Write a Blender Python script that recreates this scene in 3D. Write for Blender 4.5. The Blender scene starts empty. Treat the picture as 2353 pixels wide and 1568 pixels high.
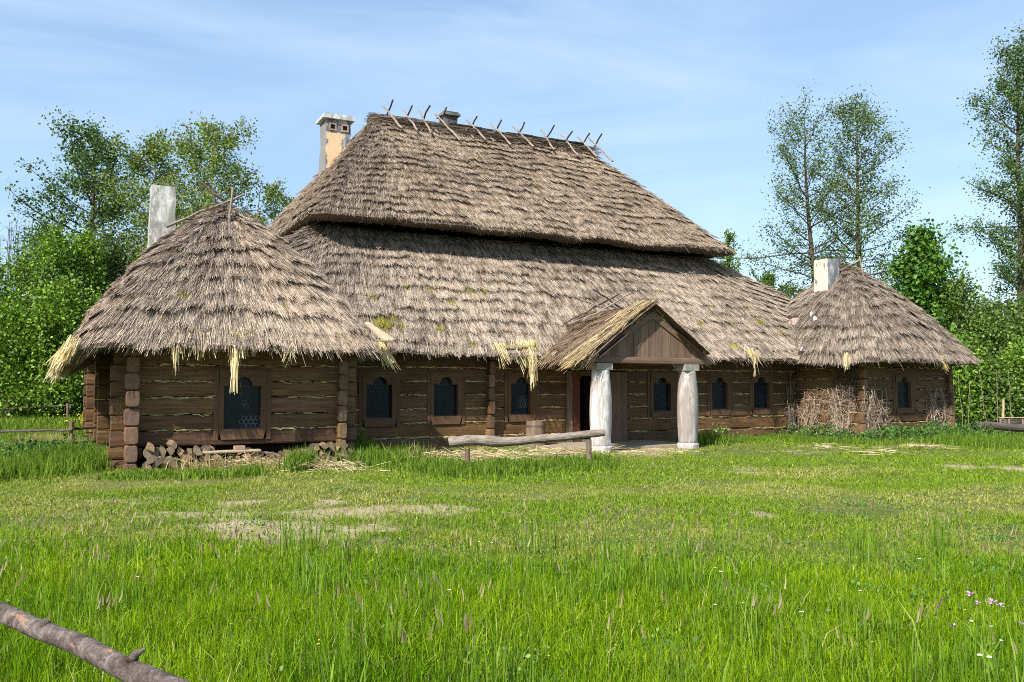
import bpy, math, random
import numpy as np
from mathutils import Vector

rng = np.random.default_rng(11)
random.seed(11)
S = bpy.context.scene
COL = S.collection

# ------------------------------------------------------------------ camera frame
F = 1980.0                       # focal length in units of a 2353 px wide picture
TH = math.radians(27.7)          # view axis against the depth axis of the house
PITCH = math.atan(108 / F)
EYE = 1.65
CX, CY = 1176.5, 784.0
ST, CT = math.sin(TH), math.cos(TH)
SUN = Vector((1.0, 0.55, -1.0)).normalized()      # the way the sunlight travels


def ray(x, y):
    u, v = (x - CX) / F, (CY - y) / F
    fw = math.cos(PITCH) - v * math.sin(PITCH)
    zz = math.sin(PITCH) + v * math.cos(PITCH)
    return (ST * fw + CT * u, CT * fw - ST * u, zz)


def atY(x, y, Y):
    r = ray(x, y)
    k = Y / r[1]
    return np.array([r[0] * k, Y, EYE + r[2] * k])


def atX(x, y, X):
    r = ray(x, y)
    k = X / r[0]
    return np.array([X, r[1] * k, EYE + r[2] * k])


def atD(x, y, d):                 # d = depth along the level view axis
    r = ray(x, y)
    k = d / (r[0] * ST + r[1] * CT)
    return np.array([r[0] * k, r[1] * k, EYE + r[2] * k])


def ld2w(lat, d):
    return ST * d + CT * lat, CT * d - ST * lat


def w2ld(X, Y):
    return CT * X - ST * Y, ST * X + CT * Y


def sstep(a, b, x):
    t = np.clip((np.asarray(x, float) - a) / (b - a), 0, 1)
    return t * t * (3 - 2 * t)


# ------------------------------------------------------------------ noise
_LAT = np.random.default_rng(3).random((256, 256))


def vn(x, y, seed=0):
    x = np.asarray(x, float) + seed * 17.31
    y = np.asarray(y, float) + seed * 9.17
    xi, yi = np.floor(x).astype(int), np.floor(y).astype(int)
    fx, fy = x - xi, y - yi
    fx, fy = fx * fx * (3 - 2 * fx), fy * fy * (3 - 2 * fy)
    g = lambda a, b: _LAT[a % 256, b % 256]
    return (g(xi, yi) * (1 - fx) + g(xi + 1, yi) * fx) * (1 - fy) + (g(xi, yi + 1) * (1 - fx) + g(xi + 1, yi + 1) * fx) * fy


def fbm(x, y, seed=0, o=3):
    s, a, t = 0, .5, 0
    for i in range(o):
        s = s + a * vn(np.asarray(x) * 2 ** i, np.asarray(y) * 2 ** i, seed + i)
        t += a
        a *= .5
    return s / t


def ground_z(X, Y):
    lat, d = w2ld(np.asarray(X, float), np.asarray(Y, float))
    z = .75 * sstep(25, 52, d) * sstep(-6, -15, lat)
    z = z + (fbm(np.asarray(X) * .35, np.asarray(Y) * .35, 5) - .5) * .10 * sstep(0, 4, np.abs(np.asarray(Y) - 20.5) + 0 * z)
    return z


# ------------------------------------------------------------------ mesh builder
class MB:
    def __init__(s):
        s.v, s.loops, s.tot, s.mi, s.col, s.n = [], [], [], [], [], 0
        s.hascol = False

    def add(s, v, faces, mi=0, col=None):
        v = np.asarray(v, float).reshape(-1, 3)
        if isinstance(faces, np.ndarray):
            s.loops.append((faces + s.n).ravel())
            s.tot.append(np.full(len(faces), faces.shape[1]))
            s.mi.append(np.full(len(faces), mi))
        else:
            for f in faces:
                s.loops.append(np.asarray(f) + s.n)
            s.tot.append(np.array([len(f) for f in faces]))
            s.mi.append(np.full(len(faces), mi))
        c = np.ones((len(v), 4))
        if col is not None:
            c[:, :3] = col
            s.hascol = True
        s.col.append(c)
        s.v.append(v)
        s.n += len(v)

    def box(s, lo, hi, mi=0, col=None):
        x0, y0, z0 = lo
        x1, y1, z1 = hi
        v = [(x0, y0, z0), (x1, y0, z0), (x1, y1, z0), (x0, y1, z0), (x0, y0, z1), (x1, y0, z1), (x1, y1, z1), (x0, y1, z1)]
        s.add(v, np.array([(0, 3, 2, 1), (4, 5, 6, 7), (0, 1, 5, 4), (1, 2, 6, 5), (2, 3, 7, 6), (3, 0, 4, 7)]), mi, col)

    def tube(s, pts, rad, sides=6, mi=0, col=None, cap=True, mi_cap=None):
        pts = np.asarray(pts, float)
        n = len(pts)
        rad = np.broadcast_to(np.asarray(rad, float), (n,)) if np.ndim(rad) < 2 else np.asarray(rad)
        tg = np.gradient(pts, axis=0)
        tg /= np.linalg.norm(tg, axis=1)[:, None] + 1e-9
        ref = np.array([0, 0, 1.]) if abs(tg[0, 2]) < .9 else np.array([1., 0, 0])
        a = np.cross(tg, ref)
        a /= np.linalg.norm(a, axis=1)[:, None] + 1e-9
        b = np.cross(tg, a)
        th = np.arange(sides) / sides * 2 * math.pi
        R = rad[:, None] if rad.ndim == 1 else rad
        v = pts[:, None, :] + R[..., None] * (np.cos(th)[None, :, None] * a[:, None, :] + np.sin(th)[None, :, None] * b[:, None, :])
        i, j = np.meshgrid(np.arange(n - 1), np.arange(sides), indexing='ij')
        j2 = (j + 1) % sides
        q = np.stack([i * sides + j, i * sides + j2, (i + 1) * sides + j2, (i + 1) * sides + j], -1).reshape(-1, 4)
        s.add(v.reshape(-1, 3), q[:, ::-1].copy(), mi, col)
        if cap:
            base = s.n - n * sides
            for k, rev in ((0, False), (n - 1, True)):
                ring = [base + k * sides + t for t in range(sides)]
                if rev:
                    ring = ring[::-1]
                s.loops.append(np.array(ring))
                s.tot.append(np.array([sides]))
                s.mi.append(np.array([mi if mi_cap is None else mi_cap]))

    def lathe(s, c, prof, sides=24, mi=0, wob=None):
        th = np.arange(sides) / sides * 2 * math.pi
        v = []
        for k, (r, z) in enumerate(prof):
            rr = r if wob is None else r * (1 + wob * (vn(np.cos(th) * 1.3 + 5, np.sin(th) * 1.3 + z * .9, 4) - .5))
            v.append(np.stack([c[0] + rr * np.cos(th), c[1] + rr * np.sin(th), np.full(sides, c[2] + z)], -1))
        n = len(prof)
        i, j = np.meshgrid(np.arange(n - 1), np.arange(sides), indexing='ij')
        j2 = (j + 1) % sides
        q = np.stack([i * sides + j, i * sides + j2, (i + 1) * sides + j2, (i + 1) * sides + j], -1).reshape(-1, 4)
        base = s.n
        s.add(np.concatenate(v), q, mi)
        for k, rev in ((0, True), (n - 1, False)):
            ring = [base + k * sides + t for t in range(sides)]
            s.loops.append(np.array(ring[::-1] if rev else ring))
            s.tot.append(np.array([sides]))
            s.mi.append(np.array([mi]))

    def build(s, name, mats, parent=None, smooth=False, origin=None):
        v = np.concatenate(s.v)
        o = np.zeros(3)
        p = parent
        while p is not None:
            o = o + np.array(p.location)
            p = p.parent
        if origin is not None:
            v = v - np.asarray(origin, float)
        else:
            v = v - o
        me = bpy.data.meshes.new(name)
        loops = np.concatenate(s.loops).astype(np.int32)
        tot = np.concatenate(s.tot).astype(np.int32)
        me.vertices.add(len(v))
        me.vertices.foreach_set('co', v.astype(np.float32).ravel())
        me.loops.add(len(loops))
        me.loops.foreach_set('vertex_index', loops)
        me.polygons.add(len(tot))
        me.polygons.foreach_set('loop_start', np.concatenate([[0], np.cumsum(tot)[:-1]]).astype(np.int32))
        me.polygons.foreach_set('loop_total', tot)
        me.polygons.foreach_set('material_index', np.concatenate(s.mi).astype(np.int32))
        me.polygons.foreach_set('use_smooth', np.full(len(tot), bool(smooth)))
        if s.hascol:
            at = me.color_attributes.new('Col', 'FLOAT_COLOR', 'POINT')
            at.data.foreach_set('color', np.concatenate(s.col).astype(np.float32).ravel())
        me.update(calc_edges=True)
        for m in (mats if isinstance(mats, (list, tuple)) else [mats]):
            me.materials.append(m)
        ob = bpy.data.objects.new(name, me)
        COL.objects.link(ob)
        if parent is not None:
            ob.parent = parent
        elif origin is not None:
            ob.location = origin
        return ob


def tag(o, label=None, cat=None, group=None, kind=None):
    if label: o['label'] = label
    if cat: o['category'] = cat
    if group: o['group'] = group
    if kind: o['kind'] = kind
    return o


def empty(name, loc, label, cat, group=None):
    o = bpy.data.objects.new(name, None)
    o.empty_display_size = .2
    o.location = [float(a) for a in loc]
    COL.objects.link(o)
    return tag(o, label, cat, group)


def dup(o, parent=None):
    c = o.copy()
    COL.objects.link(c)
    c.parent = parent
    for ch in [q for q in bpy.data.objects if q.parent == o]:
        dup(ch, c)
    return c


# ------------------------------------------------------------------ materials
def new_mat(name, rough=.8, spec=.3):
    m = bpy.data.materials.new(name)
    m.use_nodes = True
    nt = m.node_tree
    b = nt.nodes['Principled BSDF']
    b.inputs['Roughness'].default_value = rough
    b.inputs['Specular IOR Level'].default_value = spec
    return m, nt, b


def nd(nt, t, **kw):
    n = nt.nodes.new(t)
    for k, v in kw.items():
        setattr(n, k, v)
    return n


def coords(nt, scale, kind='Object'):
    tc = nd(nt, 'ShaderNodeTexCoord')
    mp = nd(nt, 'ShaderNodeMapping')
    mp.inputs['Scale'].default_value = scale
    nt.links.new(tc.outputs[kind], mp.inputs['Vector'])
    return mp.outputs['Vector']


def noise(nt, vec, scale, detail=6, rough=.6, dist=0):
    n = nd(nt, 'ShaderNodeTexNoise')
    n.inputs['Scale'].default_value = scale
    n.inputs['Detail'].default_value = detail
    n.inputs['Roughness'].default_value = rough
    n.inputs['Distortion'].default_value = dist
    nt.links.new(vec, n.inputs['Vector'])
    return n.outputs['Fac']


def ramp(nt, fac, stops):
    r = nd(nt, 'ShaderNodeValToRGB')
    e = r.color_ramp.elements
    while len(e) < len(stops):
        e.new(.5)
    for el, (p, c) in zip(e, stops):
        el.position = p
        el.color = (*c, 1)
    nt.links.new(fac, r.inputs['Fac'])
    return r.outputs['Color']


def mixc(nt, fac, a, b, mode='MIX'):
    m = nd(nt, 'ShaderNodeMix', data_type='RGBA', blend_type=mode)
    for i, x in ((0, fac), (6, a), (7, b)):
        if hasattr(x, 'is_output'):
            nt.links.new(x, m.inputs[i])
        elif i == 0:
            m.inputs[0].default_value = x
        else:
            m.inputs[i].default_value = (*x, 1)
    return m.outputs[2]


def bump(nt, b, h, strength=.4, dist=.02):
    n = nd(nt, 'ShaderNodeBump')
    n.inputs['Strength'].default_value = strength
    n.inputs['Distance'].default_value = dist
    nt.links.new(h, n.inputs['Height'])
    nt.links.new(n.outputs['Normal'], b.inputs['Normal'])


def wood(name, dark, light, axis=0, rough=.75, stain=None, fine=22, var=None):
    m, nt, b = new_mat(name, rough, .25)
    sc = [fine, fine, fine]
    sc[axis] = fine * .06
    v = coords(nt, sc)
    n1 = noise(nt, v, 1.0, 8, .65, .4)
    v2 = coords(nt, [1.2 if i != axis else .5 for i in range(3)])
    n2 = noise(nt, v2, 2.2, 4, .6)
    c = ramp(nt, n1, [(.3, dark), (.72, light)])
    c = mixc(nt, ramp(nt, n2, [(.35, (0, 0, 0)), (.7, (.55, .55, .55))]), c, tuple(.55 * x for x in dark) if stain is None else stain)
    if var:
        at = nd(nt, 'ShaderNodeAttribute', attribute_name='Col')
        c = mixc(nt, 1.0, c, at.outputs['Color'], 'MULTIPLY')
    nt.links.new(c, b.inputs['Base Color'])
    bump(nt, b, n1, .5, .02)
    return m


def attr_mat(name, rough=.8, spec=.2, trans=0.0, nscale=3.0):
    m, nt, b = new_mat(name, rough, spec)
    at = nd(nt, 'ShaderNodeAttribute', attribute_name='Col')
    c = at.outputs['Color']
    if nscale:
        n = noise(nt, coords(nt, (1, 1, 1)), nscale, 4, .6)
        c = mixc(nt, 1.0, c, ramp(nt, n, [(.25, (.72, .72, .72)), (.75, (1.25, 1.25, 1.25))]), 'MULTIPLY')
    nt.links.new(c, b.inputs['Base Color'])
    if trans:
        t = nd(nt, 'ShaderNodeBsdfTranslucent')
        nt.links.new(mixc(nt, 1.0, c, (1.0, 1.0, .55), 'MULTIPLY'), t.inputs['Color'])
        mx = nd(nt, 'ShaderNodeMixShader')
        mx.inputs[0].default_value = trans
        nt.links.new(b.outputs[0], mx.inputs[1])
        nt.links.new(t.outputs[0], mx.inputs[2])
        nt.links.new(mx.outputs[0], nt.nodes['Material Output'].inputs['Surface'])
    return m


M = {}
M['thatch'] = attr_mat('thatch', .75, .25, .0, 0)
M['straw'] = attr_mat('straw', .7, .3, .15, 0)
M['grass'] = attr_mat('grass', .75, .05, .42, 0)
M['leaf'] = attr_mat('leaf', .5, .35, .35, 0)
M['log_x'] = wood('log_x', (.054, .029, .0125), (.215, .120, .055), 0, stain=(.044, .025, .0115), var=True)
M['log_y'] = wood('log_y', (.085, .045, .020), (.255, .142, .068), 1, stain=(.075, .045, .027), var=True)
M['log_end'] = wood('log_end', (.10, .062, .036), (.23, .148, .092), 1, fine=9, stain=(.09, .055, .033), var=True)
M['frame'] = wood('frame', (.085, .047, .025), (.175, .098, .053), 2, stain=(.065, .036, .02))
M['frame_x'] = wood('frame_x', (.085, .047, .025), (.180, .102, .055), 0, stain=(.065, .036, .02))
M['board'] = wood('board', (.125, .078, .052), (.29, .19, .130), 2, stain=(.115, .072, .048), var=True)
M['beam'] = wood('beam', (.105, .066, .046), (.25, .165, .118), 0, stain=(.095, .06, .043))
M['door_red'] = wood('door_red', (.085, .028, .014), (.16, .055, .028), 2)
M['plank_pale'] = wood('plank_pale', (.34, .26, .16), (.58, .47, .32), 1)
M['stick'] = wood('stick', (.17, .125, .10), (.42, .33, .27), 2, fine=9)
M['stick_dark'] = wood('stick_dark', (.05, .04, .035), (.12, .095, .08), 2, fine=9)
M['weathered'] = wood('weathered', (.09, .068, .052), (.42, .355, .29), 0, fine=17, stain=(.13, .095, .068))
M['weathered_dark'] = wood('weathered_dark', (.055, .042, .034), (.16, .125, .10), 0, fine=14)
M['post'] = wood('post', (.11, .075, .05), (.28, .205, .145), 2, fine=14)


def bark_rail():
    m, nt, b = new_mat('rail_bark', .85, .2)
    v = coords(nt, (1, 1, 1))
    n1 = noise(nt, v, 13, 9, .72, 1.2)
    n2 = noise(nt, v, 8, 5, .6, .6)
    n3 = noise(nt, v, 34, 6, .7, 1.5)
    n4 = noise(nt, v, 22, 3, .5, 2.0)
    c = ramp(nt, n1, [(.32, (.045, .032, .027)), (.47, (.135, .105, .092)), (.60, (.245, .20, .18)), (.76, (.42, .36, .33))])
    c = mixc(nt, ramp(nt, n2, [(.60, (0, 0, 0)), (.64, (.9, .9, .9))]), c, ramp(nt, n3, [(.3, (.22, .11, .06)), (.7, (.55, .33, .19))]))
    cr = nd(nt, 'ShaderNodeMath', operation='ABSOLUTE')
    sb = nd(nt, 'ShaderNodeMath', operation='SUBTRACT')
    sb.inputs[1].default_value = .5
    nt.links.new(n4, sb.inputs[0])
    nt.links.new(sb.outputs[0], cr.inputs[0])
    c = mixc(nt, ramp(nt, cr.outputs[0], [(.0, (.9, .9, .9)), (.016, (0, 0, 0))]), c, (.035, .025, .02))
    c = mixc(nt, ramp(nt, n3, [(.36, (.8, .8, .8)), (.46, (0, 0, 0))]), c, (.07, .05, .042))
    nt.links.new(c, b.inputs['Base Color'])
    bump(nt, b, n1, 1.0, .025)
    return m


M['rail_bark'] = bark_rail()


def bark(name, dark, light):
    m, nt, b = new_mat(name, .9, .1)
    n1 = noise(nt, coords(nt, (6, 6, 1.5)), 2.2, 6, .7)
    nt.links.new(ramp(nt, n1, [(.3, dark), (.7, light)]), b.inputs['Base Color'])
    return m


M['bark'] = bark('bark_dark', (.035, .027, .02), (.12, .095, .07))
M['bark_birch'] = bark('bark_birch', (.08, .07, .06), (.55, .52, .47))


def plaster(name, base, grey, patch=None, pscale=1.4, thr=.5, side=None, band=None):
    m, nt, b = new_mat(name, .9, .1)
    v = coords(nt, (1, 1, .45))
    n1 = noise(nt, v, 7, 9, .75, .5)
    n2 = noise(nt, coords(nt, (2.2, 2.2, .8)), 2.0, 8, .7)
    c = ramp(nt, n1, [(.34, tuple(.45 * x for x in base)), (.58, base)])
    c = mixc(nt, ramp(nt, n2, [(.44, (0, 0, 0)), (.54, (.95, .95, .95))]), c, mixc(nt, n1, tuple(.55 * x for x in grey), grey))
    if patch:
        n3 = noise(nt, coords(nt, (1, 1, .55)), pscale, 5, .55)
        c = mixc(nt, ramp(nt, n3, [(thr, (0, 0, 0)), (thr + .02, (1, 1, 1))]), c, patch)
    if band:                      # old ochre coat left in the middle of the shaft
        tc_ = nd(nt, 'ShaderNodeTexCoord')
        sx_ = nd(nt, 'ShaderNodeSeparateXYZ')
        nt.links.new(tc_.outputs['Object'], sx_.inputs[0])
        def mth(op, a, b_=None):
            q = nd(nt, 'ShaderNodeMath', operation=op)
            for i_, x_ in enumerate((a, b_)):
                if x_ is None: continue
                if hasattr(x_, 'is_output'): nt.links.new(x_, q.inputs[i_])
                else: q.inputs[i_].default_value = x_
            return q.outputs[0]
        dx_ = mth('DIVIDE', mth('ABSOLUTE', mth('SUBTRACT', sx_.outputs['X'], band[0])), band[1])
        n4 = noise(nt, coords(nt, (1, 1, 1)), 3.2, 6, .65)
        f_ = mth('ADD', dx_, mth('MULTIPLY', mth('SUBTRACT', n4, .5), 1.7))
        f_ = mth('MAXIMUM', f_, mth('ADD', mth('MULTIPLY', mth('SUBTRACT', sx_.outputs['Z'], band[2]), 5.0), mth('ADD', 1.0, mth('MULTIPLY', mth('SUBTRACT', n4, .5), 3.0))))
        c = mixc(nt, mth('LESS_THAN', f_, 1.0), c, ramp(nt, n1, [(.3, tuple(.8 * x for x in band[3])), (.7, band[3])]))
    if side:                      # bare cement on the side faces
        g = nd(nt, 'ShaderNodeNewGeometry')
        sx = nd(nt, 'ShaderNodeSeparateXYZ')
        nt.links.new(g.outputs['Normal'], sx.inputs[0])
        mt = nd(nt, 'ShaderNodeMath', operation='LESS_THAN')
        mt.inputs[1].default_value = -.8
        nt.links.new(sx.outputs['X'], mt.inputs[0])
        c = mixc(nt, mt.outputs[0], c, mixc(nt, ramp(nt, n2, [(.56, (0, 0, 0)), (.60, (1, 1, 1))]), mixc(nt, n1, tuple(.75 * x for x in side), side), grey))
    nt.links.new(c, b.inputs['Base Color'])
    bump(nt, b, n1, .5, .02)
    return m


M['chim_white'] = plaster('chimney_whitewash', (.62, .61, .57), (.33, .32, .28))
M['chim_orange'] = plaster('chimney_flaking', (.56, .55, .54), (.17, .17, .18), side=(.24, .235, .225), band=(-5.87, .28, 10.55, (.76, .54, .32)))
M['chim_right'] = plaster('chimney_peeling', (.50, .50, .51), (.20, .20, .215), side=(.84, .64, .47))
M['chim_grey'] = plaster('chimney_grey', (.19, .185, .17), (.10, .10, .095))
M['cap_white'] = plaster('cap_white', (.74, .74, .72), (.45, .45, .43))
M['cap_grey'] = plaster('cap_grey', (.24, .245, .215), (.13, .135, .115))
M['brickish'] = plaster('pinkish_block', (.50, .33, .25), (.38, .27, .21))
M['pink_chip'] = plaster('pink_chip', (.74, .56, .50), (.62, .46, .42))
M['white_chip'] = plaster('white_chip', (.85, .82, .80), (.72, .66, .63))


def column_mat(name, base, wear, streak, amt):
    m, nt, b = new_mat(name, .8, .2)
    n1 = noise(nt, coords(nt, (1, 1, .22)), 7, 8, .7, .5)
    n2 = noise(nt, coords(nt, (16, 16, .7)), 1.6, 5, .7)
    n3 = noise(nt, coords(nt, (1, 1, .8)), 2.4, 4, .6)
    c = mixc(nt, ramp(nt, n1, [(amt, (1, 1, 1)), (amt + .13, (0, 0, 0))]), base, wear)
    c = mixc(nt, ramp(nt, n2, [(.55, (0, 0, 0)), (.66, (.85, .85, .85))]), c, streak)
    c = mixc(nt, ramp(nt, n3, [(.63, (0, 0, 0)), (.67, (1, 1, 1))]), c, (.78, .78, .77))
    nt.links.new(c, b.inputs['Base Color'])
    bump(nt, b, n2, .5, .01)
    return m


M['col_white'] = column_mat('column_whitewash', (.62, .61, .60), (.36, .33, .30), (.30, .26, .23), .47)
M['col_grey'] = column_mat('column_worn', (.44, .41, .385), (.28, .245, .22), (.21, .175, .15), .50)
M['col_cap'] = column_mat('column_capital', (.42, .41, .36), (.24, .23, .19), (.2, .18, .15), .5)


def simple(name, c, rough=.8, spec=.3):
    m, nt, b = new_mat(name, rough, spec)
    n = noise(nt, coords(nt, (1, 1, 1)), 14, 4, .6)
    nt.links.new(ramp(nt, n, [(.3, tuple(.75 * x for x in c)), (.7, tuple(1.15 * x for x in c))]), b.inputs['Base Color'])
    return m


M['lead'] = simple('lead_came', (.034, .044, .050), .6, .3)
M['lead_sky_glint'] = simple('lead_sky_glint', (.15, .17, .18), .5, .5)  # paler lead, the glint of reflected sky painted into the colour
M['hole'] = simple('hole', (.01, .009, .008), .9, .1)
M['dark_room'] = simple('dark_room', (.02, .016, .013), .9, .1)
M['iron'] = simple('iron_hoop', (.10, .06, .045), .6, .4)
M['tile_dark'] = wood('ridge_plank', (.02, .018, .016), (.06, .052, .046), 0)


def glass_mat():
    m, nt, b = new_mat('bullseye_glass', .22, .22)
    n = noise(nt, coords(nt, (1, 1, 1)), 6, 3, .5)
    nt.links.new(ramp(nt, n, [(.3, (.004, .006, .010)), (.7, (.010, .016, .026))]), b.inputs['Base Color'])
    return m


M['glass'] = glass_mat()


# ================================================================== WORLD, SUN, CAMERA
w = bpy.data.worlds.new('World')
S.world = w
w.use_nodes = True
nt = w.node_tree
bg = nt.nodes['Background']
sky = nd(nt, 'ShaderNodeTexSky', sky_type='NISHITA')
sky.sun_disc = False
to_sun = -SUN
sky.sun_elevation = math.asin(to_sun.z)
sky.sun_rotation = math.atan2(to_sun.x, to_sun.y)
sky.air_density = 1.0
sky.dust_density = .8
sky.ozone_density = 1.6
# thin cirrus streaks, laid on the sky dome by direction
tc = nd(nt, 'ShaderNodeTexCoord')
mp = nd(nt, 'ShaderNodeMapping')
mp.inputs['Rotation'].default_value = (math.radians(-10), math.radians(-22), TH)
mp.inputs['Scale'].default_value = (1.1, 3.0, 7.5)
nt.links.new(tc.outputs['Generated'], mp.inputs['Vector'])
cn = noise(nt, mp.outputs['Vector'], 1.15, 7, .55, .9)
cn2 = noise(nt, tc.outputs['Generated'], 2.0, 3, .5)
cf = ramp(nt, cn, [(.38, (.0, .0, .0)), (.80, (.36, .36, .36))])
cf = mixc(nt, 1.0, cf, ramp(nt, cn2, [(.3, (.35, .35, .35)), (.65, (1, 1, 1))]), 'MULTIPLY')
veil = mixc(nt, .30, sky.outputs['Color'], (4.5, 6.9, 10.0))
skyc = mixc(nt, cf, veil, (8.0, 8.6, 9.6))
nt.links.new(skyc, bg.inputs['Color'])
bg.inputs['Strength'].default_value = .100

sl = bpy.data.lights.new('sun', 'SUN')
sl.energy = 5.0
sl.angle = math.radians(.53)
sl.color = (1.0, .945, .86)
so = bpy.data.objects.new('sun', sl)
so.rotation_euler = SUN.to_track_quat('-Z', 'Y').to_euler()
so.location = (-20, -15, 30)
COL.objects.link(so)

cam = bpy.data.cameras.new('camera')
cam.sensor_width = 36
cam.lens = 36 * F / 2353
cam.clip_end = 3000
cam.clip_start = .05
co = bpy.data.objects.new('camera', cam)
co.location = (0, 0, EYE)
co.rotation_euler = (math.pi / 2 + PITCH, 0, -TH)
COL.objects.link(co)
S.camera = co
S.view_settings.view_transform = 'Standard'
S.view_settings.look = 'None'
S.view_settings.exposure = 0.70
S.view_settings.gamma = 1
S.cycles.use_denoising = False
S.cycles.filter_width = 1.0
S.cycles.max_bounces = 6
S.cycles.transparent_max_bounces = 4
S.cycles.use_adaptive_sampling = True


# ================================================================== GROUND
def bare_mask(X, Y):
    """0..1, how bare and sandy the ground is"""
    lat, d = w2ld(np.asarray(X, float), np.asarray(Y, float))
    m = np.zeros_like(lat)
    fine = fbm(lat * 1.6, d * 3.0, 8, 4)
    for x, y, wx, wy, s in [(700, 1216, 210, 22, 1.0), (560, 1207, 140, 13, .8), (860, 1205, 120, 12, .7), (800, 1183, 170, 13, .9), (560, 1157, 80, 8, .8), (930, 1172, 190, 10, .85),
                            (770, 1157, 60, 6, .7), (480, 1182, 170, 12, .8), (1300, 1150, 300, 14, .45), (250, 1150, 200, 12, .5), (1745, 1183, 34, 6, 1.0), (2190, 1072, 60, 8, .7), (2330, 1078, 60, 10, .8),
                            (1480, 1032, 95, 12, 1.6), (1290, 1042, 100, 8, .9), (1730, 1082, 90, 6, .65), (1080, 1052, 130, 13, .8),
                            (1200, 1180, 120, 8, .5), (2060, 1025, 80, 5, .6), (1850, 1040, 120, 4, .5), (330, 1172, 80, 7, .5), (900, 1235, 130, 10, .5)]:
        p = atD(x, y, 1.0)
        k = EYE / (EYE - p[2])
        dd = k
        la = (x - CX) / F * dd
        sx = wx / F * dd
        d1 = EYE * F / (y + wy - 892.)
        sd = abs(dd - d1) + .05
        m = np.maximum(m, s * np.exp(-(((lat - la) / sx) ** 2 + ((d - dd) / sd) ** 2)))
    return np.clip(m * (.25 + 1.45 * fine), 0, 1)


def make_ground():
    xs = np.concatenate([[-700, -400, -200, -110, -70, -50], np.arange(-36, -12, 2), np.arange(-12, 40, .2), np.arange(40, 80, 3), [90, 120, 200, 400, 700]])
    ys = np.concatenate([[-300, -100, -40, -15, -6], np.arange(-2, 2.5, .5), np.arange(2.5, 27, .17), np.arange(27, 70, 1.5), [80, 110, 160, 300, 700, 1200]])
    X, Y = np.meshgrid(xs, ys, indexing='ij')
    Z = ground_z(X, Y)
    b = bare_mask(X, Y)
    Z = Z - .03 * b
    g = fbm(X * .8, Y * .8, 9)
    green = np.array([.085, .120, .024])
    olive = np.array([.165, .170, .060])
    sand = np.array([.47, .39, .285])
    lat, d = w2ld(X, Y)
    k = (sstep(7.5, 9.5, d) * (1 - .4 * sstep(24, 30, d)))[..., None]
    c = green * (1 - k) + (green * (1 - g[..., None]) + olive * g[..., None]) * k
    n, m_ = X.shape
    i, j = np.meshgrid(np.arange(n - 1), np.arange(m_ - 1), indexing='ij')
    q = np.stack([i * m_ + j, (i + 1) * m_ + j, (i + 1) * m_ + j + 1, i * m_ + j + 1], -1).reshape(-1, 4)
    mb = MB()
    mb.add(np.stack([X, Y, Z], -1).reshape(-1, 3), q, 0, c.reshape(-1, 3))
    mat, nt, bs = new_mat('soil', .95, .1)
    at = nd(nt, 'ShaderNodeAttribute', attribute_name='Col')
    n1 = noise(nt, coords(nt, (1, 1, 1)), 5, 8, .7)
    n2 = noise(nt, coords(nt, (1, 1, 1)), 40, 4, .7)
    c = mixc(nt, 1.0, at.outputs['Color'], ramp(nt, n1, [(.3, (.6, .62, .6)), (.7, (1.25, 1.2, 1.15))]), 'MULTIPLY')
    c = mixc(nt, 1.0, c, ramp(nt, n2, [(.3, (.65, .65, .65)), (.7, (1.2, 1.2, 1.2))]), 'MULTIPLY')
    nt.links.new(c, bs.inputs['Base Color'])
    bump(nt, bs, n1, .6, .06)
    bare = nd(nt, 'ShaderNodeAttribute', attribute_name='bare')
    n3 = noise(nt, coords(nt, (1, 1, 1)), 2.6, 9, .72)
    ad = nd(nt, 'ShaderNodeMath', operation='MULTIPLY_ADD')
    nt.links.new(n3, ad.inputs[0])
    ad.inputs[1].default_value = 1.3
    sb = nd(nt, 'ShaderNodeMath', operation='SUBTRACT')
    nt.links.new(bare.outputs['Fac'], sb.inputs[0])
    sb.inputs[1].default_value = .65
    nt.links.new(sb.outputs[0], ad.inputs[2])
    sandc = ramp(nt, n1, [(.3, (.23, .185, .11)), (.7, (.40, .325, .215))])
    c = mixc(nt, ramp(nt, ad.outputs[0], [(.34, (0, 0, 0)), (.56, (1, 1, 1))]), c, sandc)
    nt.links.new(c, bs.inputs['Base Color'])
    o = mb.build('ground', mat, smooth=True)
    at_ = o.data.attributes.new('bare', 'FLOAT', 'POINT')
    at_.data.foreach_set('value', b.ravel().astype(np.float32))
    o['kind'] = 'structure'


make_ground()

# ------------------------------------------------------------------ grass
HOUSE = [(1.0, 19.3, 5.95, 23), (.9, 22.0, 27.4, 37), (22.7, 19.25, 27.4, 23)]


def in_house(X, Y):
    m = np.zeros(X.shape, bool)
    for x0, y0, x1, y1 in HOUSE:
        m |= (X > x0) & (X < x1) & (Y > y0) & (Y < y1)
    return m


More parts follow.
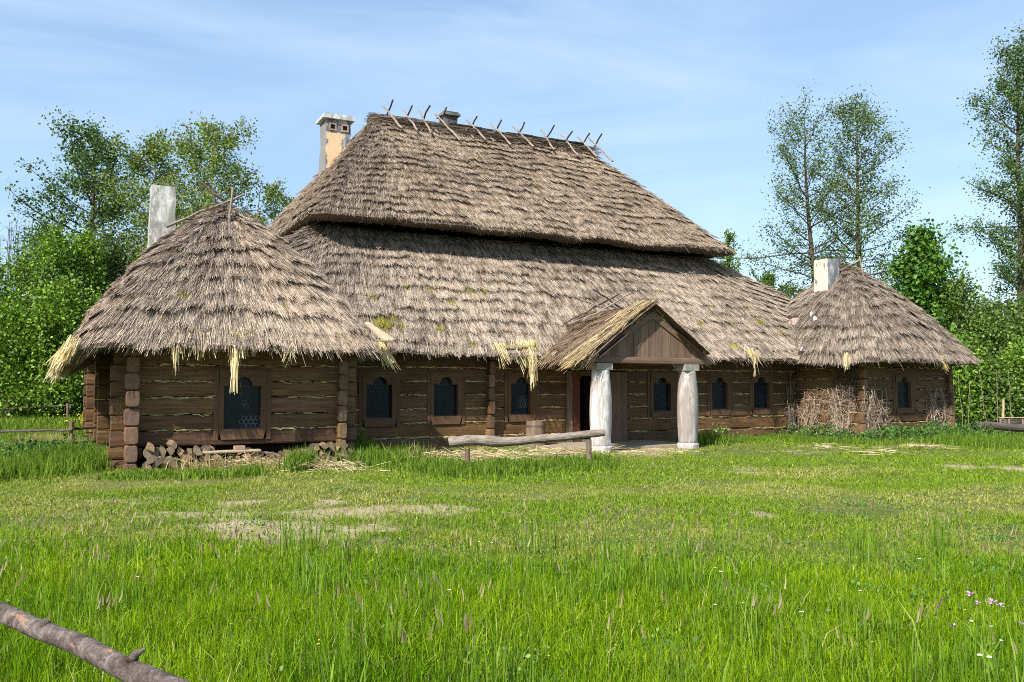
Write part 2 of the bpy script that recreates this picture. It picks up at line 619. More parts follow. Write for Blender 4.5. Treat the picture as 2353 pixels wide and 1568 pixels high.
def blades(mb, X, Y, h, wd, col, lean=.35, seg=2, curl=.5, az=None):
    """grass blades: h, wd arrays; col (n,3)"""
    n = len(X)
    Z = ground_z(X, Y) - .02
    a = rng.uniform(0, 2 * math.pi, n) if az is None else az
    ln = np.abs(rng.normal(0, lean, n)) * h
    dx, dy = np.cos(a), np.sin(a)
    t = rng.uniform(0, math.pi, n)               # facing of the blade
    tx, ty = np.cos(t) * wd / 2, np.sin(t) * wd / 2
    b = np.stack([X, Y, Z], -1)
    side = np.stack([tx, ty, np.zeros(n)], -1)
    mid = b + np.stack([dx * ln * .35, dy * ln * .35, h * .55], -1)
    tip = b + np.stack([dx * ln, dy * ln, h * (1 - curl * np.minimum(ln / (h + 1e-6), 1) * .6)], -1)
    V = np.stack([b - side, b + side, mid + side * .8, mid - side * .8, tip], 1).reshape(-1, 3)
    k = np.arange(n)[:, None] * 5
    C = np.repeat(col, 5, 0)
    C = C.reshape(n, 5, 3)
    base = mb.n
    mb.add(V, k + np.array([[0, 1, 2, 3]]), 0, C.reshape(-1, 3))
    tri = k + np.array([[3, 2, 4]]) + base
    mb.loops.append(tri.ravel())
    mb.tot.append(np.full(n, 3))
    mb.mi.append(np.zeros(n, int))


def wedge(n, d0, d1, m=.70, l0=None, l1=None):
    d = np.sqrt(rng.uniform(d0 * d0, d1 * d1, n))
    la = rng.uniform(-m if l0 is None else l0, m if l1 is None else l1, n) * d
    return la, d


def pal(n, cs, ws=None, jit=.18):
    cs = np.array(cs)
    i = rng.choice(len(cs), n, p=None if ws is None else np.array(ws) / sum(ws))
    return cs[i] * np.clip(rng.normal(1, jit, (n, 1)), .5, 1.6)


G_NEAR = [(.122, .240, .004), (.180, .325, .006), (.255, .385, .012), (.065, .135, .009), (.33, .41, .08), (.46, .42, .20)]
G_MID = [(.255, .310, .034), (.335, .375, .055), (.185, .255, .022), (.41, .40, .13), (.53, .47, .26)]
G_DARK = [(.095, .175, .018), (.14, .235, .024), (.20, .29, .04), (.065, .13, .018)]


def make_grass():
    mb = MB()
    # tall meadow nearest the camera
    for n, d0, d1, wd, dens in [(140000, 2.2, 7.2, .0058, 1), (105000, 7.0, 11.2, .0085, 1)]:
        n = int(n * 1.28)
        la, d = wedge(n, d0, d1, .95)
        X, Y = ld2w(la, d)
        cl = fbm(X * 1.1, Y * 1.1, 2)
        edge = 8.3 + 2.2 * (fbm(X * .5, Y * .5, 6) - .5) + .9 * sstep(-1, -5, la)  # the mown edge
        keep = (rng.random(n) < np.clip(1.15 - sstep(-.8, .6, d - edge), .0, 1)) & (d < 11.2) & (rng.random(n) > 1.1 * bare_mask(X, Y) * sstep(7.0, 8.2, d))
        X, Y, d, cl, la = X[keep], Y[keep], d[keep], cl[keep], la[keep]
        h = .76 * (.10 + .30 * cl ** 1.4 + rng.exponential(.045, len(X))) * (1 - .45 * sstep(6.6, 8.8, d)) * (.84 - .16 * sstep(1.0, 4.0, la))
        c = pal(len(X), G_NEAR, [4, 5, 3, 3, 1, .35])
        cc = fbm(X * .7, Y * .7, 12)[:, None]
        c = c * (.62 + .76 * cc) * np.array([1 + .3, 1, .9]) ** (cc * 2 - 1)
        blades(mb, X, Y, h, rng.uniform(.6, 1.5, len(X)) * wd, c, .46)
    # short cropped yard
    for n, d0, d1, wd in [(90000, 6.6, 10, .009), (150000, 9.6, 15, .012), (120000, 15, 21, .018), (90000, 20.5, 31, .026)]:
        n = int(n * 1.2)
        la, d = wedge(n, d0, d1, .88)
        X, Y = ld2w(la, d)
        b = bare_mask(X, Y)
        keep = (rng.random(n) > sstep(.12, .60, b) * .86) & ~in_house(X, Y)
        X, Y, d, la = X[keep], Y[keep], d[keep], la[keep]
        g = fbm(X * .45, Y * .45, 14)
        g2 = fbm(X * 1.6, Y * 1.6, 15)
        h = (.022 + .085 * g2 ** 1.6 + .10 * np.clip(g - .55, 0, 1)) * rng.uniform(.6, 1.5, len(X))
        c = pal(len(X), G_MID, [3, 4, 2, 3.4, 2.2])
        gr = pal(len(X), G_NEAR, [4, 5, 3, 2, 1, .4])
        k = (sstep(.42, .70, g + .18 * sstep(13, 19, d) + .12 * sstep(9.5, 7.5, d)) * .8)[:, None]
        c = c * (1 - k) + gr * k
        blades(mb, X, Y, h, rng.uniform(.6, 1.4, len(X)) * wd, c, .75)
    # taller tussocks round the walls, posts and pile
    spots = [(1000, 1075, 60, 8, 1500, .26), (1090, 1085, 90, 10, 2600, .25), (1200, 1078, 110, 9, 2600, .22), (1330, 1075, 70, 8, 1700, .22), (1375, 1060, 30, 6, 500, .2),
             (690, 1078, 22, 6, 700, .46), (830, 1050, 45, 10, 1500, .4), (870, 1062, 60, 9, 1500, .3), (580, 1092, 30, 6, 500, .26), (470, 1096, 60, 6, 500, .18),
             (330, 1096, 90, 6, 1300, .16), (230, 1075, 50, 18, 1700, .40), (140, 1070, 90, 22, 3000, .42), (30, 1090, 60, 22, 2200, .42), (60, 1045, 90, 16, 2200, .35),
             (215, 1010, 40, 18, 900, .4), (110, 1010, 90, 18, 2600, .3), (930, 1048, 50, 8, 900, .3),
             (1625, 1018, 35, 6, 900, .35), (1700, 1010, 60, 5, 800, .16), (1790, 1005, 60, 5, 700, .2), (1900, 1016, 90, 6, 1200, .18), (2050, 1018, 90, 7, 1300, .18),
             (2160, 1018, 60, 7, 900, .22), (2260, 1025, 90, 10, 2600, .32), (2330, 1020, 60, 10, 1500, .32)]
    for x, y, wx, wy, n, h in spots:
        dd = EYE * F / (y - 892.)
        d1 = EYE * F / (y + wy - 892.)
        la = (x - CX) / F * dd + rng.normal(0, .55, n) * wx / F * dd
        d = dd + rng.normal(0, .6, n) * abs(dd - d1)
        X, Y = ld2w(la, d)
        k = ~in_house(X, Y)
        X, Y = X[k], Y[k]
        c = pal(len(X), G_DARK + [(.2, .3, .05)], [3, 4, 3, 1, 1])
        blades(mb, X, Y, h * rng.uniform(.4, 1.25, len(X)) * (.5 + fbm(X * 2, Y * 2, 22)), rng.uniform(.012, .028, len(X)), c, .45)
    # withered grass by the near fence and against the log pile
    for x, y, n, h in [(110, 1028, 900, .45), (150, 1040, 500, .40), (475, 1075, 260, .34), (640, 1078, 200, .30), (945, 1052, 120, .4)]:
        dd = EYE * F / (y - 892.)
        la = (x - CX) / F * dd + rng.normal(0, .35, n)
        X, Y = ld2w(la, dd + rng.normal(0, .35, n))
        k = ~in_house(X, Y)
        X, Y = X[k], Y[k]
        blades(mb, X, Y, h * rng.uniform(.4, 1.3, len(X)), rng.uniform(.010, .02, len(X)), pal(len(X), [(.50, .40, .20), (.40, .32, .16), (.56, .47, .27), (.30, .27, .10)]), .6)
    # meadow beyond the left fence and to the right
    la, d = wedge(60000, 22, 60, .72, -.74, -.36)
    X, Y = ld2w(la, d)
    k = ~in_house(X, Y) & (rng.random(len(X)) < 1.3 - sstep(35, 60, d))
    X, Y = X[k], Y[k]
    blades(mb, X, Y, rng.uniform(.10, .34, len(X)), rng.uniform(.03, .06, len(X)), pal(len(X), G_DARK + [(.2, .29, .05)], [2, 3, 4, 1, 3]), .4)
    la, d = wedge(30000, 29, 60, .72, .36, .74)
    X, Y = ld2w(la, d)
    k = ~in_house(X, Y)
    X, Y = X[k], Y[k]
    blades(mb, X, Y, rng.uniform(.08, .25, len(X)), rng.uniform(.03, .06, len(X)), pal(len(X), G_DARK + [(.2, .29, .05)], [2, 3, 4, 1, 3]), .4)
    # broad strap leaves and long stems in clumps near the camera
    for k in range(70):
        la0, d0 = wedge(1, 4.2, 9.2, .68)
        n = rng.integers(14, 34)
        la, d = la0 + rng.normal(0, .10, n), d0 + rng.normal(0, .10, n)
        X, Y = ld2w(la, d)
        blades(mb, X, Y, rng.uniform(.28, .50, n), rng.uniform(.007, .013, n), pal(n, [(.11, .21, .018), (.17, .29, .03), (.23, .34, .05), (.13, .25, .015)]), .22)
    # dry seed stems
    n = 300
    la, d = wedge(n, 4.3, 9, .7)
    cl = fbm(la * .9, d * .9, 31)
    k = cl > .47
    X, Y = ld2w(la[k], d[k])
    n = len(X)
    h = rng.uniform(.34, .60, n)
    blades(mb, X, Y, h, np.full(n, .004), pal(n, [(.24, .27, .10), (.30, .25, .13)]), .15)
    a = rng.uniform(0, 6.28, n)
    for s in range(3):
        hx = X + rng.normal(0, .012, n) + np.cos(a) * .03 * s
        hy = Y + rng.normal(0, .012, n) + np.sin(a) * .03 * s
        zz = ground_z(X, Y)
        base = np.stack([hx, hy, zz + h * (.80 + .05 * s)], -1)
        t = rng.uniform(0, math.pi, n)
        sd = np.stack([np.cos(t), np.sin(t), 0 * t], -1) * .007
        up = np.stack([np.cos(a) * .02, np.sin(a) * .02, np.full(n, .075)], -1)
        V = np.stack([base - sd * .4, base + sd, base + up, base - sd + up * .5], 1).reshape(-1, 3)
        mb.add(V, np.arange(n)[:, None] * 4 + np.array([[0, 1, 2, 3]]), 0, np.repeat(pal(n, [(.27, .20, .13), (.34, .27, .16), (.40, .34, .20)]), 4, 0))
    o = mb.build('meadow_grass', M['grass'])
    tag(o, 'green grass of the meadow, tall in the foreground and cropped short in the yard', 'grass', kind='stuff')


make_grass()


def strips(mb, P0, P1, wd, col, roll=None, taper=.6, mi=0):
    """thin flat straws from P0 to P1"""
    n = len(P0)
    dv = P1 - P0
    dv /= np.linalg.norm(dv, axis=1)[:, None] + 1e-9
    ref = rng.normal(size=(n, 3)) if roll is None else roll
    sd = np.cross(dv, ref)
    sd /= np.linalg.norm(sd, axis=1)[:, None] + 1e-9
    sd = sd * np.asarray(wd)[:, None] / 2
    V = np.stack([P0 - sd, P0 + sd, P1 + sd * taper, P1 - sd * taper], 1).reshape(-1, 3)
    mb.add(V, np.arange(n)[:, None] * 4 + np.array([[0, 1, 2, 3]]), mi, np.repeat(col, 4, 0))


STRAW_Y = [(.74, .58, .26), (.84, .70, .36), (.60, .46, .20), (.72, .62, .38)]


def make_loose_straw():
    mb = MB()
    for x, y, wx, wy, n in [(1120, 1050, 150, 10, 520), (1300, 1040, 90, 7, 260), (960, 1045, 60, 8, 500), (480, 1066, 60, 7, 450), (600, 1072, 70, 7, 450), (1880, 1030, 60, 3, 70), (2110, 1030, 30, 4, 130),
                            (2000, 1038, 50, 3, 50), (1480, 1040, 90, 5, 90), (2040, 1045, 50, 3, 40), (760, 1080, 60, 6, 250), (640, 1050, 150, 10, 600), (110, 1028, 60, 12, 500), (165, 1045, 45, 14, 350)]:
        dd = EYE * F / (y - 892.)
        d1 = EYE * F / (y + wy - 892.)
        la = (x - CX) / F * dd + rng.normal(0, .6, n) * wx / F * dd
        d = dd + rng.normal(0, .6, n) * abs(dd - d1)
        X, Y = ld2w(la, d)
        k = ~in_house(X, Y)
        X, Y = X[k], Y[k]
        n = len(X)
        up = .10 if y > 1045 else .05
        z = ground_z(X, Y) + rng.uniform(.01, up * 1.8, n)
        a = rng.uniform(0, 6.28, n)
        L = rng.uniform(.12, .5, n)
        P0 = np.stack([X, Y, z], -1)
        P1 = P0 + np.stack([np.cos(a) * L, np.sin(a) * L, rng.normal(0, up * .7, n)], -1)
        P1[:, 2] = np.maximum(P1[:, 2], ground_z(P1[:, 0], P1[:, 1]) + .01)
        strips(mb, P0, P1, rng.uniform(.008, .018, n), pal(n, [(.55, .44, .22), (.62, .52, .30), (.42, .33, .18), (.34, .27, .16)]))
    o = mb.build('loose_straw', M['straw'])
    tag(o, 'loose yellow straw fallen on the ground along the foot of the house', 'straw', kind='stuff')


make_loose_straw()

# ================================================================== THE HOUSE
house = empty('thatched_house', (14.2, 22.1, 0), 'long dark log house with steep broken grey thatched roof and whitewashed porch columns', 'house')


def resample(pts, step):
    pts = np.asarray(pts, float)
    return pts


def rounded_rect(x0, x1, y0, y1, r, counts):
    """closed loop, counter-clockwise from the front-left; counts = (front,side,back,corner)"""
    nf, ns, nc = counts
    out = []
    out.append(np.stack([np.linspace(x0 + r, x1 - r, nf, endpoint=False), np.full(nf, y0)], -1))
    def arc(cx, cy, a0):
        a = np.linspace(a0, a0 + math.pi / 2, nc, endpoint=False)
        return np.stack([cx + r * np.cos(a), cy + r * np.sin(a)], -1)
    out.append(arc(x1 - r, y0 + r, -math.pi / 2))
    out.append(np.stack([np.full(ns, x1), np.linspace(y0 + r, y1 - r, ns, endpoint=False)], -1))
    out.append(arc(x1 - r, y1 - r, 0))
    out.append(np.stack([np.linspace(x1 - r, x0 + r, nf, endpoint=False), np.full(nf, y1)], -1))
    out.append(arc(x0 + r, y1 - r, math.pi / 2))
    out.append(np.stack([np.full(ns, x0), np.linspace(y1 - r, y0 + r, ns, endpoint=False)], -1))
    out.append(arc(x0 + r, y0 + r, math.pi))
    return np.concatenate(out)


def top_loop(E, x0, x1, y0, y1, r, cnt, z, w=.2):
    lin = rounded_rect(x0, x1, y0, y1, r, cnt)
    near = np.stack([np.clip(E[:, 0], x0, x1), np.clip(E[:, 1], y0, y1)], -1)
    return np.concatenate([near * (1 - w) + lin * w, np.full((len(E), 1), z)], 1)


T_LIGHT = np.array([.50, .412, .328])
T_MID = np.array([.255, .200, .155])
T_DARK = np.array([.090, .068, .051])
T_WARM = np.array([.50, .385, .235])
CAMP = np.array([0, 0, EYE])
MOSS = []       # filled with world points (x,y,z,r)


def thatch(name, E, T, parent, loop=True, hc=.42, thick=.10, bulge=0.0, depth=.26, dens=620, seed=1, tint=(1, 1, 1), eave=110, warm=.12, slen=(.20, .42), wd=(.0055, .0125), hang=.16, under=.7, moss=True):
    n = len(E)
    dE = (np.roll(E, -1, 0) - np.roll(E, 1, 0)) / 2 if loop else np.gradient(E, axis=0)
    dT = (np.roll(T, -1, 0) - np.roll(T, 1, 0)) / 2 if loop else np.gradient(T, axis=0)
    L = np.linalg.norm(T - E, axis=1)
    seg = np.linalg.norm(dE, axis=1)
    sd = np.concatenate([[0], np.cumsum(np.linalg.norm(np.diff(E, axis=0), axis=1))])

    def lerp(A, s):
        i = np.floor(s).astype(int)
        f = s - i
        if loop:
            i0, i1 = i % n, (i + 1) % n
        else:
            i0, i1 = np.clip(i, 0, n - 1), np.clip(i + 1, 0, n - 1)
        if A.ndim == 1:
            return A[i0] * (1 - f) + A[i1] * f
        return A[i0] * (1 - f[:, None]) + A[i1] * f[:, None]

    def frame(s, t):
        e, tt, de, dt = lerp(E, s), lerp(T, s), lerp(dE, s), lerp(dT, s)
        tc = np.clip(t, 0, 1)[:, None]
        tn = de * (1 - .97 * tc) + dt * tc
        tn /= np.linalg.norm(tn, axis=1)[:, None] + 1e-9
        up = tt - e
        N = np.cross(tn, up)
        N /= np.linalg.norm(N, axis=1)[:, None] + 1e-9
        P = e + up * t[:, None]
        if bulge:
            P = P + N * (bulge * 4 * np.clip(t, 0, 1) * (1 - np.clip(t, 0, 1)) ** .9)[:, None]
        u = up / (np.linalg.norm(up, axis=1)[:, None] + 1e-9)
        # rain-worn hollows
        return P, N, u, tn

    def sdist(s):
        if loop:
            return np.interp(np.mod(s, n), np.arange(n + 1), np.concatenate([sd, [sd[-1] + seg[-1]]]))
        return np.interp(s, np.arange(n), sd)

    def course(x, q):
        wv = hc * (.50 * (fbm(x * .5, q * .3, seed, 2) - .5) + .30 * (vn(x * 1.7, q * .8, seed + 4) - .5) + .42 * (vn(x * 7.5, q * 2.2, seed + 5) - .5))
        return (q + wv) / hc

    def tk(x, k):
        return thick * (.28 + 1.15 * sstep(.30, .70, .45 * vn(x * .8, k * 3.77, seed + 9) + .55 * vn(x * 2.9, k * 3.77, seed + 11)))

    # ---- base skin
    mb = MB()
    Lmax = L.max()
    nr = max(6, int(Lmax / (hc / 7)))
    ts = np.linspace(0, 1, nr + 1)
    ss = np.arange(n) if loop else np.arange(n)
    SS, TT = np.meshgrid(ss.astype(float), ts, indexing='ij')
    P, N, u, tn = frame(SS.ravel(), TT.ravel())
    q = TT.ravel() * lerp(L, SS.ravel())
    x = sdist(SS.ravel())
    cph = course(x, q)
    k = np.floor(cph)
    dsp = .30 * tk(x, k) * (1 - (cph - k)) - .02
    lump = .045 * (fbm(x * .8, q * .8, seed + 20) - .5)
    P = P + N * (dsp + lump)[:, None]
    g = P.reshape(n, nr + 1, 3)
    # eave cut and underside rings
    Ni = N.reshape(n, nr + 1, 3)[:, 0]
    ui = u.reshape(n, nr + 1, 3)[:, 0]
    e0 = g[:, 0] - Ni * depth * .35 + ui * depth * .30
    e1 = E - Ni * depth + ui * depth * 1.02
    e2 = E - Ni * depth + ui * np.minimum(1.9, L * .5)[:, None]
    G = np.concatenate([e2[:, None], e1[:, None], e0[:, None], g], 1)
    rows = G.shape[1]
    i, j = np.meshgrid(np.arange(n if loop else n - 1), np.arange(rows - 1), indexing='ij')
    i2 = (i + 1) % n
    qd = np.stack([i * rows + j, i2 * rows + j, i2 * rows + j + 1, i * rows + j + 1], -1).reshape(-1, 4)
    colr = np.tile(T_DARK * 1.25, (n * rows, 1))
    mb.add(G.reshape(-1, 3), qd, 0, colr)
    # ---- straws
    area = float((seg * L).sum() * .75)
    N0 = int(area * dens)
    s = np.interp(rng.random(N0), np.concatenate([[0], np.cumsum(seg) / seg.sum()]), np.arange(n + 1)) if loop else np.interp(rng.random(N0), np.concatenate([[0], np.cumsum(seg[:-1]) / seg[:-1].sum()]), np.arange(n))
    t = rng.random(N0)
    we = np.linalg.norm(lerp(dE, s), axis=1)
    wt = np.linalg.norm(lerp(dE, s) * (1 - t[:, None]) + lerp(dT, s) * t[:, None], axis=1)
    keep = rng.random(N0) < np.minimum(1, wt / (we + 1e-9) + .03)
    s, t = s[keep], t[keep]
    ns_eave = int(seg.sum() * eave)
    s2 = np.interp(rng.random(ns_eave), np.concatenate([[0], np.cumsum(seg) / seg.sum()]), np.arange(n + 1)) if loop else rng.uniform(0, n - 1, ns_eave)
    Ls = lerp(L, s)
    P, N, u, tn = frame(s, t)
    vdir = CAMP - P
    vdir /= np.linalg.norm(vdir, axis=1)[:, None]
    fc = (N * vdir).sum(1)
    keep = (fc > -.12) | (rng.random(len(s)) < .10)
    s, t, Ls = s[keep], t[keep], Ls[keep]
    # tip position and length
    ln = rng.uniform(*slen, len(s))
    qt = t * Ls
    x = sdist(s)
    cm = course(x, qt)
    # pull a share of the tips to the lower edge of their course
    snap = rng.random(len(s)) < .30
    kk = np.floor(cm)
    qt = np.where(snap, qt - (cm - kk) * hc * rng.uniform(.75, 1.12, len(s)), qt)
    qt = np.maximum(qt, -.03 - rng.exponential(hang * .35, len(s)))
    qr = np.minimum(qt + ln, Ls)
    Pm, N, u, tn = frame(s, np.clip(qt / Ls, -.2, 1))
    cr, ct = course(x, qr), course(x, np.maximum(qt, 0)) + np.minimum(qt, 0) / hc
    kmid = np.floor(course(x, np.clip(qt + .45 * np.minimum(ln, hc), 0, None)))
    kmid = np.where(snap, kk, kmid)
    thk = tk(x, kmid)
    sw = (fbm(x * .9, qt * .9, seed + 30, 2) - .5) * .55
    lat = rng.normal(0, .085, len(s)) + sw * .40
    lump = .045 * (fbm(x * .8, qt * .8, seed + 20) - .5)
    dtip = thk * np.clip(1 - (ct - kmid), 0, 1.35) + lump + np.abs(rng.normal(0, .018, len(s)))
    PR, NR, uR, tR = frame(s, np.clip(qr / Ls, 0, 1))
    droot = thk * np.clip(1 - (cr - kmid), 0, 1) + .06 * (fbm(x * .8, qr * .8, seed + 20) - .5) - .012
    A = PR + NR * droot[:, None]
    B = Pm + N * dtip[:, None] + tn * (lat * ln)[:, None]
    # straws below the eave line droop
    below = np.clip(-qt, 0, None)
    B[:, 2] -= below * .5
    # colours
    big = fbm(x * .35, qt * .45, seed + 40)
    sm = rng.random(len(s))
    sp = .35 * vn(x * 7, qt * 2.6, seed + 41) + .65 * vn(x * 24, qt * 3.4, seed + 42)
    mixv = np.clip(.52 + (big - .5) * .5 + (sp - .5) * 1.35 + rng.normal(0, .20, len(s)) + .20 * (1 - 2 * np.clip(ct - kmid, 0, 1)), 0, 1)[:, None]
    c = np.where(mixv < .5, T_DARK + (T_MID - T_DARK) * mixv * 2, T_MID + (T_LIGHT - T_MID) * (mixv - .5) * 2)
    wm = (rng.random(len(s)) < warm)[:, None]
    c = np.where(wm, c * .4 + T_WARM * .6 * rng.uniform(.6, 1.2, (len(s), 1)), c)
    c = c * np.array(tint) * np.clip(rng.normal(1, .16, (len(s), 1)), .55, 1.5)
    if moss and MOSS:
        for mx, my, mz, mr in MOSS:
            dd = np.linalg.norm((B - np.array([mx, my, mz])) * np.array([1, 1, 1.3]), axis=1)
            hit = dd < mr * rng.uniform(.5, 1.15, len(s))
            c[hit] = pal(int(hit.sum()), [(.22, .19, .03), (.30, .26, .04), (.16, .15, .03)])
    mid_w = rng.uniform(*wd, len(s))
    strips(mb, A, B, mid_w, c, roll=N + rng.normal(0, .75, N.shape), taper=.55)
    # ---- cut ends under the eave edge
    x = sdist(s2)
    Ls2 = lerp(L, s2)
    off = rng.random(ns_eave) ** 1.3
    PA, NA, uA, tA = frame(s2, np.full(ns_eave, .22) / Ls2)
    lenx = hang * (rng.random(ns_eave) ** 2.2) * (.35 + 1.5 * fbm(x * 1.3, x * 0, seed + 50)) - .03
    PB, NB, uB, tB = frame(s2, -lenx / Ls2)
    thk = tk(x, np.zeros(ns_eave)) * .7
    A = PA - NA * (off * depth * .95 - .05)[:, None] + NA * (thk * (1 - off))[:, None]
    B = PB - NB * (off * depth * .95 - .02)[:, None] + NB * (thk * (1 - off))[:, None] + tB * rng.normal(0, .03, ns_eave)[:, None]
    B = B + uB * (off * depth * under)[:, None]
    B[:, 2] -= np.clip(lenx, 0, None) * .45
    mixv = rng.random((ns_eave, 1))
    c = (T_DARK * (1 - mixv) + T_LIGHT * mixv) * np.array(tint)
    wm = (rng.random(ns_eave) < warm * 1.5)[:, None]
    c = np.where(wm, T_WARM * rng.uniform(.6, 1.2, (ns_eave, 1)), c)
    strips(mb, A, B, rng.uniform(*wd, ns_eave), c, taper=.7)
    if loop:       # close the top
        mb.add(T - np.array([0, 0, .02]), [list(range(n))], 0, np.tile(T_DARK, (n, 1)))
    return mb.build(name, M['thatch'], parent), frame, L


# --- roof geometry
ZE = 2.55


def zloop(xy, z):
    return np.concatenate([xy, np.full((len(xy), 1), z)], 1)


# moss cushions on the roofs (pixel hints turned into points on the front slope)
def on_slope(x, y, p0, nrm):
    r = np.array(ray(x, y))
    o = CAMP
    k = np.dot(np.array(p0) - o, nrm) / np.dot(r, nrm)
    return o + r * k


n_low = np.array([0, -3.85, 3.45]); n_low /= np.linalg.norm(n_low)
for x, y, r in [(936, 664, .16), (992, 668, .15), (1085, 674, .16), (1115, 676, .18), (858, 686, .15), (1040, 700, .15), (905, 733, .15), (883, 750, .34), (925, 752, .13), (1012, 757, .15), (1092, 796, .16),
                (1520, 672, .13), (1465, 700, .13), (1612, 748, .17), (1685, 748, .14), (1748, 742, .18), (1590, 718, .12), (1800, 765, .14), (1690, 798, .2), (1720, 715, .12), (1640, 705, .1), (1770, 775, .13)]:
    p = on_slope(x, y, (10, 21.15, ZE + .08), n_low)
    MOSS.append((*p, r))
for x, y, r in [(419, 686, .16), (702, 694, .13), (655, 716, .1)]:
    p = atD(x, y, 19.3)
    pn = np.array([0, -3.6, 3.3]); pn = pn / np.linalg.norm(pn)
    p = on_slope(x, y, (3, 18.4, 2.45 + .35), pn)
    MOSS.append((*p, r))

# lower roof, all round
cnt = (230, 100, 10)
E = zloop(rounded_rect(.4, 27.9, 21.15, 37.4, .5, cnt), ZE)
T = top_loop(E, 6.5, 21.4, 24.75, 33.9, .25, cnt, 6.40)
E[:, 2] += .05 * (fbm(np.arange(len(E)) * .09, np.zeros(len(E)), 3) - .5) * 2
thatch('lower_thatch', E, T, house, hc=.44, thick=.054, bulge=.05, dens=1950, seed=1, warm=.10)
# upper roof
E = zloop(rounded_rect(6.10, 21.75, 23.55, 34.9, .55, cnt), 6.55)
T = top_loop(E, 9.75, 18.75, 29.1, 29.6, .1, cnt, 11.2)
E[:, 2] += .10 * (fbm(np.arange(len(E)) * .07, np.zeros(len(E)), 13) - .5) * 2
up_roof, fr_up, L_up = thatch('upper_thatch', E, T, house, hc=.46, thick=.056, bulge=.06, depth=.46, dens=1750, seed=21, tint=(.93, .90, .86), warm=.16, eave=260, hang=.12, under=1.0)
# corner pavilions
cp = (60, 60, 14)
E = zloop(rounded_rect(.34, 6.45, 18.4, 25.0, .55, cp), 2.44)
T = zloop(rounded_rect(3.38, 3.52, 21.6, 21.75, .05, cp), 6.02)
lw = sstep(.75, .35, E[:, 0])            # the left eave hangs lower and further out
E[:, 0] -= .40 * lw * sstep(18.5, 19.2, E[:, 1])
E[:, 2] -= .42 * lw * sstep(18.5, 19.2, E[:, 1])
E[:, 2] += .04 * (fbm(np.arange(len(E)) * .12, np.zeros(len(E)), 23) - .5) * 2
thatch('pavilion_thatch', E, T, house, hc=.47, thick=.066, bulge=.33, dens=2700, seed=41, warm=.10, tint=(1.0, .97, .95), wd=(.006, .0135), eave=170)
E = zloop(rounded_rect(22.0, 27.75, 18.4, 25.0, .5, cp), 2.45)
T = zloop(rounded_rect(24.9, 25.06, 21.6, 21.75, .05, cp), 5.95)
E[:, 2] += .05 * (fbm(np.arange(len(E)) * .12, np.zeros(len(E)), 33) - .5) * 2
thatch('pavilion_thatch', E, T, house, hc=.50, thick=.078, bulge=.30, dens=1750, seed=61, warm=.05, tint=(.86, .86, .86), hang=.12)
# porch roof, two slopes
PX, PYF = 14.12, 18.62
nn = 40
ys_ = np.linspace(22.7, PYF - .1, nn)
sag = .0 * ys_
E = np.stack([np.full(nn, PX - 2.10), ys_, np.full(nn, 2.46)], -1)
T = np.stack([np.full(nn, PX + .03), ys_, np.full(nn, 3.92)], -1)
T[:, 2] += .06 * sstep(19.5, 18.5, ys_)
E_l, T_l = E.copy(), T.copy()
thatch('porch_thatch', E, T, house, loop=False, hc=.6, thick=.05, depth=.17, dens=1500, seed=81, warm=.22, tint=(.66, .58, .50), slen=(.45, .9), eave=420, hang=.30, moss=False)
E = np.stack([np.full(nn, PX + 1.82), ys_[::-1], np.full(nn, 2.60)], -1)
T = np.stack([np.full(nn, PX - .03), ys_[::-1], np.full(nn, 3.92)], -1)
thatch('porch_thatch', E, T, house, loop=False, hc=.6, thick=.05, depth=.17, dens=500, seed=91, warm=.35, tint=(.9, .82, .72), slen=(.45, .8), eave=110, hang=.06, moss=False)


# newer yellow straw along the front of the porch roof
mb_ = MB()
n_ = 1500
yy_ = PYF - .1 + np.abs(rng.normal(0, .38, n_))
t_ = rng.random(n_)
P0_ = np.stack([PX - 2.10 * t_, yy_, 3.95 - 1.46 * t_ + .10 + rng.uniform(0, .05, n_)], -1)
L_ = rng.uniform(.3, .7, n_)
P1_ = P0_ + np.stack([-L_ * .82, rng.normal(.02, .07, n_), -L_ * .57 + rng.normal(0, .02, n_)], -1)
strips(mb_, P0_, P1_, rng.uniform(.009, .018, n_), pal(n_, [(.52, .39, .19), (.40, .30, .17), (.30, .225, .15), (.60, .46, .25), (.22, .17, .13)]))
mb_.build('porch_straw', M['straw'], house)


